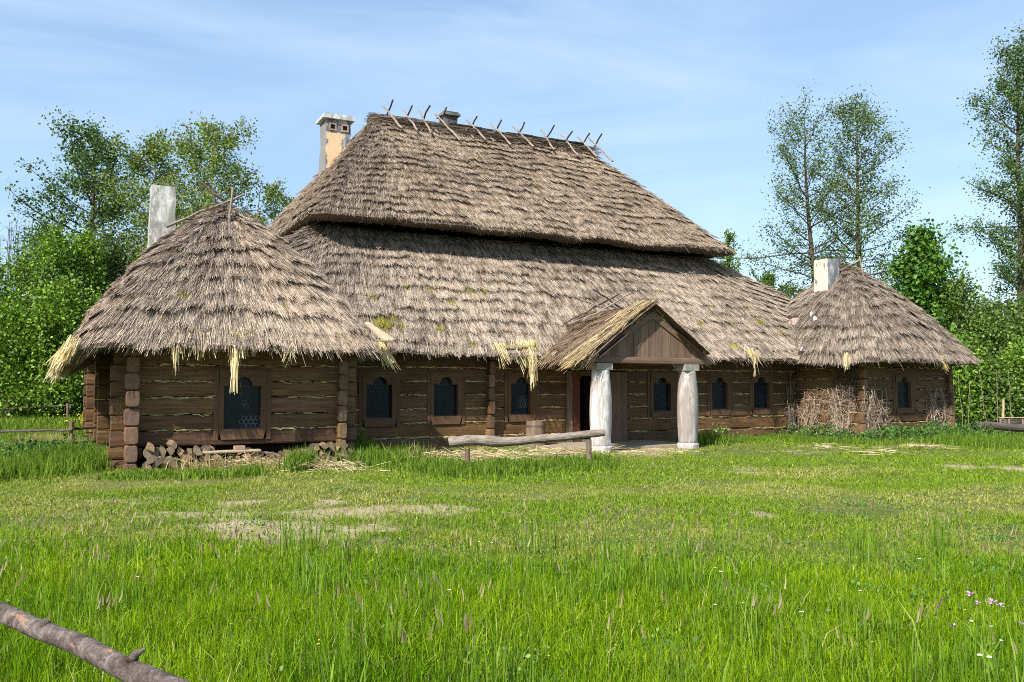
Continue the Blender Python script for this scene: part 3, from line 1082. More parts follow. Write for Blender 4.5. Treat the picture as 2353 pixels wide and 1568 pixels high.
# --- ridge of the upper roof: a roll of dark straw held by crossed poles, with planks
def ridge_roll():
    mb = MB()
    xs = np.linspace(9.6, 18.9, 60)
    pts = np.stack([xs, np.full(60, 29.35), 11.16 + .05 * np.sin(xs * 2.1)], -1)
    mb.tube(pts, .24 + .03 * np.sin(xs * 5), 10, 0, tuple(T_DARK * .8))
    n = 3600
    x = rng.uniform(9.5, 18.7, n)
    a = rng.uniform(-.35, math.pi * .95, n)
    r = rng.uniform(.26, .40, n)
    P0 = np.stack([x, 29.35 - r * np.cos(a) * 1.5, 11.16 + r * np.sin(a) - .05], -1)
    P1 = P0 + np.stack([rng.uniform(.3, .8, n), -rng.normal(.03, .06, n), rng.normal(-.03, .05, n)], -1)
    strips(mb, P0, P1, rng.uniform(.012, .024, n), pal(n, [(.075, .056, .042), (.12, .09, .066), (.20, .155, .11)]))
    # straws folded over the front of the ridge
    n = 1500
    x = rng.uniform(9.7, 18.6, n)
    P0 = np.stack([x, 29.2 + rng.uniform(-.05, .2, n), np.full(n, 11.38)], -1)
    L = rng.uniform(.3, .75, n)
    P1 = P0 + np.stack([rng.normal(0, .12, n), -L * .72, -L * .66 + rng.uniform(.0, .06, n)], -1)
    strips(mb, P0, P1, rng.uniform(.010, .020, n), pal(n, [(.30, .235, .16), (.20, .15, .11), (.40, .32, .22)]))
    mb.build('ridge_roll', M['thatch'], house)
    pl = MB()
    x = 12.7
    while x < 18.2:
        L = rng.uniform(.45, .8)
        z = 11.50 + rng.normal(0, .02)
        pl.box((x, 29.12, z), (x + L, 29.62, z + .05))
        x += L + .03
    pl.build('ridge_plank', M['tile_dark'], house)


ridge_roll()


def rough_pole(mb, a, b, r0, r1, sides=7, bend=.03, n=8, mi=0):
    a, b = np.asarray(a, float), np.asarray(b, float)
    t = np.linspace(0, 1, n)[:, None]
    p = a + (b - a) * t
    L = np.linalg.norm(b - a)
    off = rng.normal(0, bend, (n, 3)) * L * .25
    off[0] = off[-1] = 0
    p = p + off
    mb.tube(p, (r0 + (r1 - r0) * t[:, 0]) * rng.uniform(.9, 1.1, n), sides, mi)


for xd in (891, 931, 966, 1014, 1083, 1138, 1191, 1248, 1294, 1337, 1365):
    X = atY(xd, 300, 29.3)[0]
    dx = rng.normal(0, .10)
    m1 = MB()
    up = rng.uniform(.30, .44)
    dn = rng.uniform(1.15, 1.75)
    rough_pole(m1, (X + dx - .02, 29.35 + up * .85, 11.62 + up), (X - dx + .10, 29.20 - dn * .74, 11.60 - dn * .64), .031, .041)
    m1.build('ridge_pole', M['stick'], house)
    m2 = MB()
    rough_pole(m2, (X + .12 + dx, 29.20 - up * .8, 11.55 + up * 1.15), (X - .05, 29.5 + dn * .7, 11.60 - dn * .66), .031, .040)
    m2.build('ridge_pole', M['stick_dark'], house)
for xd in (985, 1066, 1112):
    X = atY(xd, 300, 29.3)[0]
    m1 = MB()
    rough_pole(m1, (X, 29.2, 11.42), (X + .1, 28.6, 10.92), .03, .03)
    m1.build('ridge_pole', M['stick'], house)

# crossed sticks at the tips of the pavilions and the porch ridge
for ax, ay, az, sc in ((3.45, 21.65, 6.0, 1.0), (24.98, 21.65, 5.95, .85)):
    for (a, b, mt) in [((-.62, -.1, .62), (.75, .3, -.25), 'stick'), ((.42, -.25, .36), (-1.3, .0, -.55), 'stick'), ((.10, -.55, .42), (-.02, -.85, -.55), 'stick'), ((-.22, .3, .55), (-.16, .1, -.4), 'stick_dark'),
                       ((-.95, -.55, -.42), (.85, -.62, -.56), 'stick_dark'), ((.55, .1, .05), (1.2, .2, -.55), 'stick')]:
        m1 = MB()
        rough_pole(m1, np.array([ax, ay, az]) + np.array(a) * sc, np.array([ax, ay, az]) + np.array(b) * sc, .028, .034, 6)
        m1.build('roof_tip_stick', M[mt], house)
    m1 = MB()
    n = 900
    a = rng.uniform(0, 6.28, n)
    r = rng.uniform(.05, .75, n) * sc
    P0 = np.stack([ax + r * np.cos(a), ay + r * np.sin(a), az + .06 - r * .62 + rng.uniform(0, .10, n)], -1)
    a2 = a + rng.choice([-1, 1], n) * rng.uniform(.6, 1.8, n)
    P1 = P0 + np.stack([np.cos(a2) * .3, np.sin(a2) * .3, rng.normal(-.06, .07, n)], -1)
    strips(m1, P0, P1, rng.uniform(.01, .018, n), pal(n, [(.20, .155, .10), (.33, .26, .17), (.13, .10, .07)]))
    m1.build('roof_tip_straw', M['thatch'], house)
for k, (a, b) in enumerate([((-.9, 21.9, 3.55), (.42, 20.9, 4.42)), ((-.8, 21.0, 3.58), (.35, 20.2, 4.38)), ((.15, 21.2, 3.98), (-1.0, 21.4, 4.36)), ((.2, 20.5, 3.95), (-.62, 20.7, 4.48)), ((-.75, 22.0, 3.5), (-.5, 20.2, 3.85)), ((.1, 19.9, 3.95), (-.25, 20.0, 4.35))]):
    m1 = MB()
    rough_pole(m1, (PX + a[0], a[1], a[2]), (PX + b[0], b[1], b[2]), .024, .03, 6)
    m1.build('roof_tip_stick', M['stick' if k % 3 else 'stick_dark'], house)


# --- log walls
def log(mb, p0, p1, zlo, zhi, half, mi=0, mi_end=1, bev=.05, tone=None):
    """a squared log from p0 to p1 (x,y), rounded arrises"""
    p0, p1 = np.asarray(p0, float), np.asarray(p1, float)
    L = np.linalg.norm(p1 - p0)
    d = (p1 - p0) / L
    nrm = np.array([d[1], -d[0]])
    h = (zhi - zlo) / 2
    zc = (zlo + zhi) / 2
    bv = min(bev, h * .45, half * .45)
    prof = [(-half, -h + bv), (-half + bv * .3, -h + bv * .3), (-half + bv, -h), (half - bv, -h), (half - bv * .3, -h + bv * .3), (half, -h + bv), (half + .008, 0),
            (half, h - bv), (half - bv * .3, h - bv * .3), (half - bv, h), (-half + bv, h), (-half + bv * .3, h - bv * .3), (-half, h - bv), (-half - .008, 0)]
    m = len(prof)
    n = max(2, int(L / .35) + 1)
    ts = np.concatenate([[0], [.012 / max(L, .05)], np.linspace(0, 1, n + 1)[1:-1], [1 - .012 / max(L, .05)], [1]])
    v = []
    sd = rng.integers(0, 200)
    for t in ts:
        f = .90 if t in (0, 1) else 1.0
        w0 = (vn(t * L * .9, sd, 2) - .5) * .022
        w1 = (vn(t * L * 1.3, sd + 7, 2) - .5) * .016
        for a, b in prof:
            aa, bb = a * f + w0, b * f + w1
            v.append((p0[0] + d[0] * t * L + nrm[0] * aa, p0[1] + d[1] * t * L + nrm[1] * aa, zc + bb))
    r = len(ts)
    i, j = np.meshgrid(np.arange(r - 1), np.arange(m), indexing='ij')
    j2 = (j + 1) % m
    q = np.stack([i * m + j, (i + 1) * m + j, (i + 1) * m + j2, i * m + j2], -1).reshape(-1, 4)
    base = mb.n
    tone = rng.uniform(.82, 1.18) if tone is None else tone
    mb.add(v, q[:, ::-1].copy(), mi, (tone, tone * rng.uniform(.95, 1.06), tone * rng.uniform(.88, 1.22)))
    for ring, rev in ((range(m), False), (range((r - 1) * m, r * m), True)):
        f = [base + a for a in ring]
        mb.loops.append(np.array(f[::-1] if rev else f))
        mb.tot.append(np.array([m]))
        mb.mi.append(np.array([mi_end]))


def wall(axis, fixed, a0, a1, levels, half=.09, openings=(), stub=(0, 0), mats=None, caulk=26, face=-1, stub_levels=None, dens_seed=0):
    """log wall along X (axis 0) or Y (axis 1); openings in (a, b, z0, z1)"""
    mb, cs = MB(), MB()
    P = (lambda a: (a, fixed)) if axis == 0 else (lambda a: (fixed, a))
    for li, (z0, z1) in enumerate(zip(levels[:-1], levels[1:])):
        g = rng.uniform(.006, .014)
        lo, hi = a0 - stub[0] * rng.uniform(.85, 1.1), a1 + stub[1] * rng.uniform(.85, 1.1)
        cuts = sorted([o for o in openings if o[2] < z1 - .05 and o[3] > z0 + .05])
        x = lo
        segs = []
        for o in cuts:
            segs.append((x, o[0], z0, z1))
            if o[2] > z0 + .04: segs.append((o[0], o[1], z0, o[2]))
            if o[3] < z1 - .04: segs.append((o[0], o[1], o[3], z1))
            x = o[1]
        segs.append((x, hi, z0, z1))
        tone = rng.uniform(.72, 1.28)
        for b0, b1, c0, c1 in segs:
            if b1 - b0 > .03:
                log(mb, P(b0), P(b1), c0 + g, c1 - g, half + rng.normal(0, .006), tone=tone * rng.uniform(.95, 1.05))
        # straw caulking squeezed out of the joint above this log
        if li < len(levels) - 2 and caulk:
            n = int((hi - lo) * caulk)
            a = rng.uniform(a0 + .05, a1 - .05, n)
            pres = vn(a * .9, li * 5.3 + dens_seed, 6) + .35 * rng.random(n)
            ok = pres > .44
            for o in openings:
                if o[2] - .03 < z1 < o[3] + .03:
                    ok &= ~((a > o[0] - .1) & (a < o[1] + .02))
            a = a[ok]
            n = len(a)
            if n:
                thin = .008 + .014 * vn(a * .7, li * 3.1 + dens_seed, 7)
                z = z1 + rng.normal(0, 1, n) * thin * .6
                out = face * (half + rng.uniform(-.03, .022, n))
                L = rng.uniform(.05, .22, n)
                d2 = rng.normal(0, .015, n)
                if axis == 0:
                    P0 = np.stack([a, fixed + out, z], -1)
                    P1 = P0 + np.stack([L, face * np.abs(d2), d2], -1)
                else:
                    P0 = np.stack([fixed + out, a, z], -1)
                    P1 = P0 + np.stack([face * np.abs(d2), L, d2], -1)
                strips(cs, P0, P1, rng.uniform(.010, .020, n), pal(n, [(.62, .50, .22), (.68, .57, .30), (.52, .44, .24), (.40, .36, .16)]), roll=None)
    o = mb.build('log_wall', [M['log_x'] if axis == 0 else M['log_y'], M['log_end']], house)
    if cs.n:
        cs.build('straw_caulking', M['straw'], o)
    return o


YM, YP = 22.19, 19.44         # centre planes of the walls (faces at 22.1 and 19.35)
MAIN_L = [-.10, .30, .70, 1.08, 1.46, 1.84, 2.22, 2.62, 3.05]
FRONT_L = [.42, .76, 1.09, 1.45, 1.79, 2.14, 2.50, 2.9]
SIDE_L = [-.10, .14, .50, .87, 1.25, 1.60, 1.95, 2.30, 2.7]
WIN = [  # glass x0,x1, rect top, bottom, arch x0,x1, arch top, frame x0,x1,top,bottom, plane
    (514, 599, 888, 985, 539, 579, 867, 491, 622, 848, 1011, 19.35, 'n'),
    (841, 900, 884, 961, 855, 888, 867, 824, 919, 853, 982, 22.1, 'n'),
    (996, 1051, 884, 956, 1010, 1038.5, 867, 981, 1067.5, 854, 976, 22.1, 'n'),
    (1173.6, 1217, 882, 952.4, 1185, 1211, 867, 1159, 1238, 854, 970, 22.1, 'n'),
    (1500.6, 1540.6, 881, 945, 1510.5, 1532, 868, 1487.7, 1554, 854, 960, 22.1, 'n'),
    (1635, 1670, 880, 940.6, 1643, 1663.5, 867.5, 1624.7, 1683, 853.6, 955.6, 22.1, 'n'),
    (1731, 1766.5, 880, 938, 1739, 1758.4, 867, 1722, 1775.6, 854, 953.5, 22.1, 'n'),
    (2061, 2092, 879, 938, 2070.6, 2083, 867, 2052, 2103, 861, 951, 19.35, 'n'),
]
OPEN = {22.1: [], 19.35: []}
WD = []
for wv in WIN:
    Yp = wv[11]
    cy = (wv[2] + wv[3]) / 2
    gx0, gx1 = atY(wv[0], cy, Yp)[0], atY(wv[1], cy, Yp)[0]
    ax0, ax1 = atY(wv[4], cy, Yp)[0], atY(wv[5], cy, Yp)[0]
    fx0, fx1 = atY(wv[7], cy, Yp)[0], atY(wv[8], cy, Yp)[0]
    xm = (wv[0] + wv[1]) / 2
    zt, zb, za = atY(xm, wv[2], Yp)[2], atY(xm, wv[3], Yp)[2], atY(xm, wv[6], Yp)[2]
    ft, fb = atY(xm, wv[9], Yp)[2], atY(xm, wv[10], Yp)[2]
    WD.append((gx0, gx1, zt, zb, ax0, ax1, za, fx0, fx1, ft, fb, Yp))
    OPEN[Yp].append((fx0 + .03, fx1 - .03, fb + .03, ft - .03))
DX0, DX1 = atY(1318, 940, 22.1)[0], atY(1402, 940, 22.1)[0]
DZ = 2.02
OPEN[22.1].append((DX0 - .28, atY(1440, 940, 22.1)[0], -.2, 2.16))

wall(0, YP, 1.2, 5.80, FRONT_L, openings=[o for o in OPEN[19.35] if o[0] < 10], stub=(.26, .30), dens_seed=1, caulk=34)
wall(1, 1.32, 19.35, 24.4, SIDE_L, half=.125, stub=(.36, 0), caulk=6)
wall(1, 1.29, 24.4, 36.2, [z + .06 for z in SIDE_L], caulk=0)
wall(1, 5.72, 19.35, 22.1, SIDE_L, stub=(.24, 0), caulk=6, face=1)
wall(0, YM, 5.82, 22.80, MAIN_L, openings=OPEN[22.1], dens_seed=2, caulk=64)
wall(1, 10.85, 22.15, 24.5, [.0, .14, .50, .90, 1.28, 1.66, 2.04, 2.42, 2.8], half=.085, stub=(.30, 0), caulk=0)
wall(1, 22.95, 19.35, 22.1, SIDE_L, stub=(.10, 0), caulk=30, dens_seed=3)
wall(0, YP, 23.06, 27.2, [-.1] + [.15, .52, .88, 1.23, 1.60, 1.97, 2.33, 2.8], openings=[o for o in OPEN[19.35] if o[0] > 10], stub=(.14, .2), dens_seed=4)
wall(1, 27.1, 19.50, 36.2, MAIN_L, stub=(.34, 0), caulk=0, face=1)
wall(0, 36.1, 1.4, 27.0, MAIN_L, caulk=0)
wall(0, 24.6, 1.4, 27.0, [-.1, .5, 1.1, 1.7, 2.3, 2.9, 3.6], caulk=0)      # inner partition closing the rooms
# cross-wall ends sticking out of the left side
for yy in (22.2, 25.2, 28.4, 32.0):
    wall(0, yy, .82 - (.10 if yy > 28 else 0) + rng.normal(0, .03), 2.2, [z + rng.normal(0, .02) for z in [.0, .33, .68, 1.02, 1.38, 1.72, 2.08, 2.42]], caulk=0)
# pier of log stubs on the ground under the raised front corner
pm = MB()
log(pm, (.90, 19.40), (1.55, 19.40), .20, .41, .12)
pm.build('corner_pier', [M['log_x'], M['log_end']], house)
pm = MB()
log(pm, (.95, 19.38), (1.45, 19.38), -.10, .19, .12)
pm.build('corner_pier', [M['log_x'], M['log_end']], house)
pm = MB()
log(pm, (5.45, 19.40), (6.05, 19.40), .02, .40, .11)
pm.build('corner_pier', [M['log_x'], M['log_end']], house)
# ceilings keep the rooms dark
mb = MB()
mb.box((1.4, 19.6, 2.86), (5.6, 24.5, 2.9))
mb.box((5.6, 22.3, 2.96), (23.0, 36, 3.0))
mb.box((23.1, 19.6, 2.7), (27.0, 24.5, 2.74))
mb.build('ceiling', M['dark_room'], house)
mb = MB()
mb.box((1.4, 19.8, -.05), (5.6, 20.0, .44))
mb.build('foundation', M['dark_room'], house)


# --- windows
def make_window(i, d):
    gx0, gx1, zt, zb, ax0, ax1, za, fx0, fx1, ft, fb, Yp = d
    yo, yi = Yp - .035, Yp + .14
    mb = MB()
    # outer casing boards
    t = min(.10, (gx0 - fx0) * .5)
    tr = min(.10, (fx1 - gx1) * .5)
    ya = yo + .010
    o4 = [(fx0, fb), (fx1, fb), (fx1, ft), (fx0, ft)]
    i4 = [(fx0 + t, fb + .010), (fx1 - tr, fb + .010), (fx1 - tr, ft - .012), (fx0 + t, ft - .012)]
    v = [(x, ya, z) for x, z in o4 + i4] + [(x, yi, z) for x, z in o4 + i4]
    fcs = []
    for k in range(4):
        m_ = (k + 1) % 4
        fcs += [(k, m_, 4 + m_, 4 + k), (k, 8 + k, 8 + m_, m_), (4 + k, 4 + m_, 12 + m_, 12 + k)]
    mb.add(v, np.array(fcs))
    fr = mb.build('window', M['frame'], house)
    for xa_, xb_ in ((fx0 + t + .004, gx0), (gx1, fx1 - tr - .004)):
        mb = MB()
        mb.box((xa_, yo, zb), (xb_, yi, zt))
        mb.build('jamb', M['frame'], fr)
    # sill board with slanted ends
    mb = MB()
    z0, z1 = fb + .012, zb - .004
    xa, xb = fx0 + t + .004, fx1 - tr - .004
    s = .06
    v = [(xa + s, yo - .012, z0), (xb - s, yo - .012, z0), (xb, yo - .012, z1), (xa, yo - .012, z1)]
    v += [(a, yi, c) for a, b, c in v]
    mb.add(v, np.array([(0, 1, 2, 3), (1, 5, 6, 2), (2, 6, 7, 3), (0, 3, 7, 4), (0, 4, 5, 1)]))
    for c_ in ((xa + s, xa), (xb - s, xb)):
        pass
    mb.build('sill', M['frame_x'], fr)
    # head board with the round arch cut out
    mb = MB()
    na = 16
    cx, r = (ax0 + ax1) / 2, (ax1 - ax0) / 2
    zs = max(zt, za - r)
    a = np.linspace(math.pi, 0, na)
    arc = [(cx + r * math.cos(q), zs + (za - zs) * math.sin(q)) for q in a]
    low = [(xa, zt), (gx0, zt), (ax0, zt)] + arc + [(ax1, zt), (gx1, zt), (xb, zt)]
    top = [(xa + (xb - xa) * k / (len(low) - 1), ft - .015) for k in range(len(low))]
    top[0] = (xa - .0, ft - .015)
    nl = len(low)
    v = [(x, yo - .008, z) for x, z in low] + [(x, yo - .008, z) for x, z in top] + [(x, yi, z) for x, z in low] + [(x, yi, z) for x, z in top]
    fcs = []
    for k in range(nl - 1):
        fcs.append((k, k + 1, nl + k + 1, nl + k))
        fcs.append((k, 2 * nl + k, 2 * nl + k + 1, k + 1))
        fcs.append((nl + k, nl + k + 1, 3 * nl + k + 1, 3 * nl + k))
    mb.add(v, np.array(fcs))
    mb.build('head_board', M['frame_x'], fr)
    # glass
    yg = Yp + .10
    mb = MB()
    pl = [(gx0 - .01, zb - .01), (gx1 + .01, zb - .01), (gx1 + .01, zt), (ax1, zt)] + arc[::-1] + [(ax0, zt), (gx0 - .01, zt)]
    mb.add([(x, yg, z) for x, z in pl], [list(range(len(pl)))])
    mb.build('pane', M['glass'], fr)
    # lead net of round quarries
    mb, mb2 = MB(), MB()
    D = .098
    row = 0
    z = zb + D * .55
    while z < za - D * .3:
        x = gx0 + D * .5 + (row % 2) * D * .5
        while x < gx1 - D * .3:
            inside = z < zt - D * .4 or abs(x - cx) < r - D * .35
            if inside:
                bright = (i == 0 and ((x > gx1 - .40 and z < zb + .24) or (abs(x - gx0 - .46) < .06 and abs(z - zb - .50) < .09))) or (i == 3 and x > gx1 - .30 and zb + .18 < z < zb + .50)  # rings where a sky reflection is painted in
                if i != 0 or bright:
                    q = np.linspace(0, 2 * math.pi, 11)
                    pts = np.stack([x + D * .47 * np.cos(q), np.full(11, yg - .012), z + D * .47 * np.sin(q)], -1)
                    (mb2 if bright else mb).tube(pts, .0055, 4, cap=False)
            x += D
        z += D * .866
        row += 1
    mb.box((gx0, yg - .02, zb), (gx1, yg - .004, zb + .02))
    mb.box((gx0, yg - .02, zt - .012), (gx1, yg - .004, zt + .004))
    mb.build('lead_lattice', M['lead'], fr)
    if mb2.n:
        o = mb2.build('lead_lattice', M['lead_sky_glint'], fr)
        o['label'] = 'lead rings coloured pale for the reflected sky'


for i, d in enumerate(WD):
    make_window(i, d)

# --- doorway
zb = -.02
mb = MB()
mb.box((DX0 - .28, 22.02, zb), (DX0 - .09, 22.24, 2.16))
mb.box((DX0 - .275, 22.24, zb), (DX0 - .10, 22.4, 2.16))
o = mb.build('door_post', M['post'], house)
mb = MB()
mb.box((DX0 - .085, 22.05, zb), (DX0 + .20, 22.32, 2.15))
mb.build('door_jamb', M['door_red'], house)
mb = MB()
xr = atY(1440, 940, 22.1)[0]
k = 3
for j in range(k):
    a, b = DX1 + (xr - DX1) * j / k, DX1 + (xr - DX1) * (j + 1) / k
    mb.box((a + .004, 22.06 + .006 * (j % 2), zb), (b - .004, 22.26, 2.15), col=(1, 1, 1) if j % 2 else (.85, .85, .85))
mb.build('door_jamb', M['board'], house)
mb = MB()
pts = [(DX0 + .20, 2.155), (DX0 + .20, 1.93), (DX0 + .26, 2.02), (DX1 - .06, 2.02), (DX1, 1.93), (DX1, 2.155)]
v = [(x, 22.045, z) for x, z in pts] + [(x, 22.27, z) for x, z in pts]
mb.add(v, [(0, 1, 2, 3, 4, 5), (11, 10, 9, 8, 7, 6), (1, 7, 8, 2), (2, 8, 9, 3), (3, 9, 10, 4)])
mb.build('door_lintel', M['frame_x'], house)
mb = MB()
mb.box((DX0 + .15, 22.10, -.04), (DX1, 22.5, .10))
mb.build('threshold', M['weathered'], house)
mb = MB()       # door leaf standing open inside
mb.box((DX1 - .07, 22.45, .08), (DX1 - .02, 23.5, 2.0))
mb.build('door', M['frame'], house)

# --- porch
YC = 18.92
for xd, yb, mat in ((1380, 1037, 'col_white'), (1580, 1028, 'col_grey')):
    X = atY(xd, 940, YC)[0]
    mb = MB()
    prof = [(.258, .12), (.268, .3), (.285, .7), (.292, 1.05), (.285, 1.4), (.262, 1.75), (.240, 2.0), (.232, 2.14)]
    zz = np.linspace(.12, 2.14, 26)
    rr = np.interp(zz, [p[1] for p in prof], [p[0] for p in prof])
    mb.lathe((X, YC, 0), list(zip(rr, zz)), 32, wob=.10)
    c = mb.build('porch_column', M[mat], house, smooth=True)
    c['label'] = 'bright whitewashed porch column' if mat == 'col_white' else 'greyer worn porch column'
    mb = MB()
    mb.lathe((X, YC, 0), [(.30, -.06), (.305, .10), (.29, .135), (.262, .145)], 32, wob=.06)
    mb.build('base', M['col_white'], c, smooth=False)
    mb = MB()
    mb.box((X - .235, YC - .235, 2.125), (X + .235, YC + .235, 2.30))
    mb.build('capital', M['col_cap'], c)
XL, XR = atY(1352, 820, 18.75)[0], atY(1637, 820, 18.75)[0]
mb = MB()
log(mb, (XL, YC - .04), (XR, YC - .04), 2.303, 2.47, .145, bev=.02)
mb.build('porch_beam', [M['beam'], M['log_end']], house)
mb = MB()
for X in (atY(1380, 940, YC)[0], atY(1580, 940, YC)[0]):
    log(mb, (X, YC + .14), (X, 22.08), 2.31, 2.46, .08)
mb.build('porch_tie', [M['log_y'], M['log_end']], house)
AZ = 3.72
# boarded gable
mb = MB()
gx0, gx1 = XL + .22, XR - .22
nb = 15
for j in range(nb):
    a, b = gx0 + (gx1 - gx0) * j / nb + .006, gx0 + (gx1 - gx0) * (j + 1) / nb - .006
    zt = lambda x: 2.47 + (AZ - 2.52) * max(0, 1 - abs(x - PX) / (PX - gx0)) if x < PX else 2.47 + (AZ - 2.52) * max(0, 1 - abs(x - PX) / (gx1 - PX))
    za_, zb_ = zt(a), zt(b)
    if a < PX < b:
        za_ = zb_ = max(za_, zb_)
    y0 = YC - .135 + rng.uniform(-.006, .006)
    t = rng.uniform(.72, 1.2)
    v = [(a, y0, 2.472), (b, y0, 2.472), (b, y0, max(zb_, 2.48)), (a, y0, max(za_, 2.48))]
    v += [(p, y0 + .03, q) for p, _, q in v]
    mb.add(v, np.array([(0, 1, 2, 3), (1, 5, 6, 2), (0, 3, 7, 4), (4, 7, 6, 5), (3, 2, 6, 7)]), 0, (t, t, t))
mb.build('gable_boards', M['board'], house)
# barge boards
for sx in (-1, 1):
    mb = MB()
    xe = XL + .06 if sx < 0 else XR - .06
    ze = 2.475
    y0, y1 = YC - .175, YC - .10
    wv = .20
    v = [(PX, y0, AZ), (xe, y0, ze), (xe - sx * .27, y0, ze), (PX, y0, AZ - wv)]
    if sx < 0:
        v = [v[0], v[1], v[2], v[3]]
    v += [(a, y1, c) for a, _, c in v]
    f = [(0, 1, 2, 3), (7, 6, 5, 4), (0, 4, 5, 1), (1, 5, 6, 2), (2, 6, 7, 3), (3, 7, 4, 0)]
    mb.add(v, np.array(f))
    mb.build('barge_board', M['beam'], house)
    # straw edge over the barge board
    mb = MB()
    n = 600 if sx < 0 else 240
    t = rng.random(n)
    ex = PX + (xe + sx * (.40 if sx < 0 else -.25) - PX) * t
    ez = AZ + .05 + (ze - .18 - AZ) * t
    P0 = np.stack([ex, np.full(n, YC - .05) + rng.uniform(-.12, .30, n), ez + rng.uniform(-.02, .17, n) * (1 - .4 * t)], -1)
    L = rng.uniform(.3, .65, n)
    L = L * (1 if sx < 0 else .6)
    P1 = P0 + np.stack([sx * L * .78 + rng.normal(0, .04, n), rng.normal(-.015, .04, n), -L * .57 + rng.normal(0, .03, n)], -1)
    strips(mb, P0, P1, rng.uniform(.010, .02, n), pal(n, [(.50, .37, .16), (.40, .29, .15), (.26, .19, .12), (.58, .45, .22)]))
    mb.build('rake_straw', M['straw'], house)
# the porch floor of trodden stone
mb = MB()
mb.box((11.9, 19.6, -.12), (16.3, 22.05, .035))
fl = mb.build('porch_floor', simple('trodden_clay', (.33, .275, .205), .95, .1), house)


# --- yellow patches of new straw hanging from the eaves
def tuft(c, wid, n, ll, dirx=0.0, down=(0, -.35, -.94), spread=.16, batten=None):
    c = np.asarray(c, float)
    mb = MB()
    n = int(n * .62)
    x = rng.normal(0, wid * .4, n)
    P0 = c + np.stack([x, rng.normal(0, .05, n), rng.uniform(-.05, .12, n)], -1)
    L = rng.uniform(.35, 1.0, n) * ll * .88 * (1.15 - .5 * np.abs(x) / (wid + .01))
    dv = np.array(down) + np.stack([rng.normal(dirx, spread, n), rng.normal(0, .10, n), rng.normal(0, .05, n)], -1)
    dv /= np.linalg.norm(dv, axis=1)[:, None]
    strips(mb, P0, P0 + dv * L[:, None], rng.uniform(.010, .020, n), pal(n, STRAW_Y + [(.86, .74, .47), (.80, .68, .42), (.50, .40, .24)]))
    if batten:
        x0, x1, dz = batten
        mb.box((c[0] + x0, c[1] - .10, c[2] + dz), (c[0] + x1, c[1] - .04, c[2] + dz + .045), 0, (.55, .42, .2))
    mb.build('straw_tuft', M['straw'], house)


dP = (0, -.72, -.76)
tuft(atY(408, 768, 18.62), .26, 170, .62, down=(0, -.40, -.9), batten=(.05, .42, -.10))
tuft(atY(400, 790, 18.45), .10, 40, .85, down=(.05, -.15, -.98), spread=.12)
tuft(atY(460, 775, 18.60), .30, 190, .60, down=(0, -.38, -.92))
tuft(atY(548, 770, 18.62), .34, 320, .68, down=(0, -.36, -.93))
tuft(atY(540, 800, 18.42), .10, 60, 1.05, down=(0, -.06, -1), spread=.06)
tuft(atY(537, 835, 18.40), .03, 14, .85, down=(-.06, 0, -1), spread=.03)
tuft(atY(668, 805, 18.42), .20, 40, .45, down=(-.2, -.1, -.95))
tuft(atY(1145, 795, 21.3), .20, 130, .70, .18, down=(.12, -.35, -.92), batten=(.0, .95, -.02))
tuft(atY(1185, 800, 21.3), .40, 60, .85, .25, down=(.2, -.2, -.95))
tuft(atY(1207, 790, 21.35), .38, 360, .80, .06, down=(.08, -.30, -.94))
tuft(atY(1222, 818, 21.15), .14, 90, 1.1, .0, down=(-.02, -.05, -1), spread=.09)
tuft(atY(1722, 805, 21.2), .26, 150, .60, .1, down=(.15, -.35, -.9))
tuft(atY(1735, 828, 21.05), .12, 16, .70, 0, down=(0, 0, -1), spread=.06)
tuft(atY(1945, 818, 18.9), .14, 70, .60, -.1, down=(-.15, -.2, -.95), spread=.12)
tuft(atY(2162, 825, 18.45), .14, 60, .65, .2, down=(.3, -.1, -.95))
tuft(atY(872, 790, 19.6), .16, 150, .85, .1, down=(.25, -.30, -.9))       # at the valley
# new straw along the low left eave
mb = MB()
n = 420
t = rng.random(n)
P0 = np.stack([.24 - .30 * t + rng.normal(0, .06, n), 18.6 + .75 * t + rng.normal(0, .07, n), 2.62 - .42 * t + rng.uniform(-.20, .08, n)], -1)
L = rng.uniform(.10, .36, n)
dv = np.array([-.34, -.20, -.88]) + rng.normal(0, .11, (n, 3))
strips(mb, P0, P0 + dv * L[:, None], rng.uniform(.010, .02, n), pal(n, STRAW_Y + [(.42, .32, .17), (.36, .28, .18)]))
mb.build('straw_tuft', M['straw'], house)
# boards of the valley gutter between the left pavilion and the main roof
g0, g1 = atY(838, 741, 20.4), atY(884, 784, 19.4)
mb = MB()
dv = g1 - g0
sd = np.array([.30, .10, .06])
v = [g0, g1, g1 + sd, g0 + sd * .35]
v = v + [p - np.array([0, 0, .04]) for p in v]
mb.add(v, np.array([(0, 1, 2, 3), (7, 6, 5, 4), (0, 4, 5, 1), (1, 5, 6, 2), (2, 6, 7, 3), (3, 7, 4, 0)]))
h0 = atY(855, 782, 19.2)
mb.box((h0[0], h0[1], h0[2] - .02), (h0[0] + .52, h0[1] + .18, h0[2] + .02))
mb.build('gutter_board', M['plank_pale'], house)
# plank wedged at the right end of the roof
mb = MB()
p = atY(2222, 822, 19.5)
mb.box((p[0] - .2, p[1], p[2] - .02), (p[0] + .35, p[1] + .15, p[2] + .02))
mb.build('eave_board', M['plank_pale'], house)

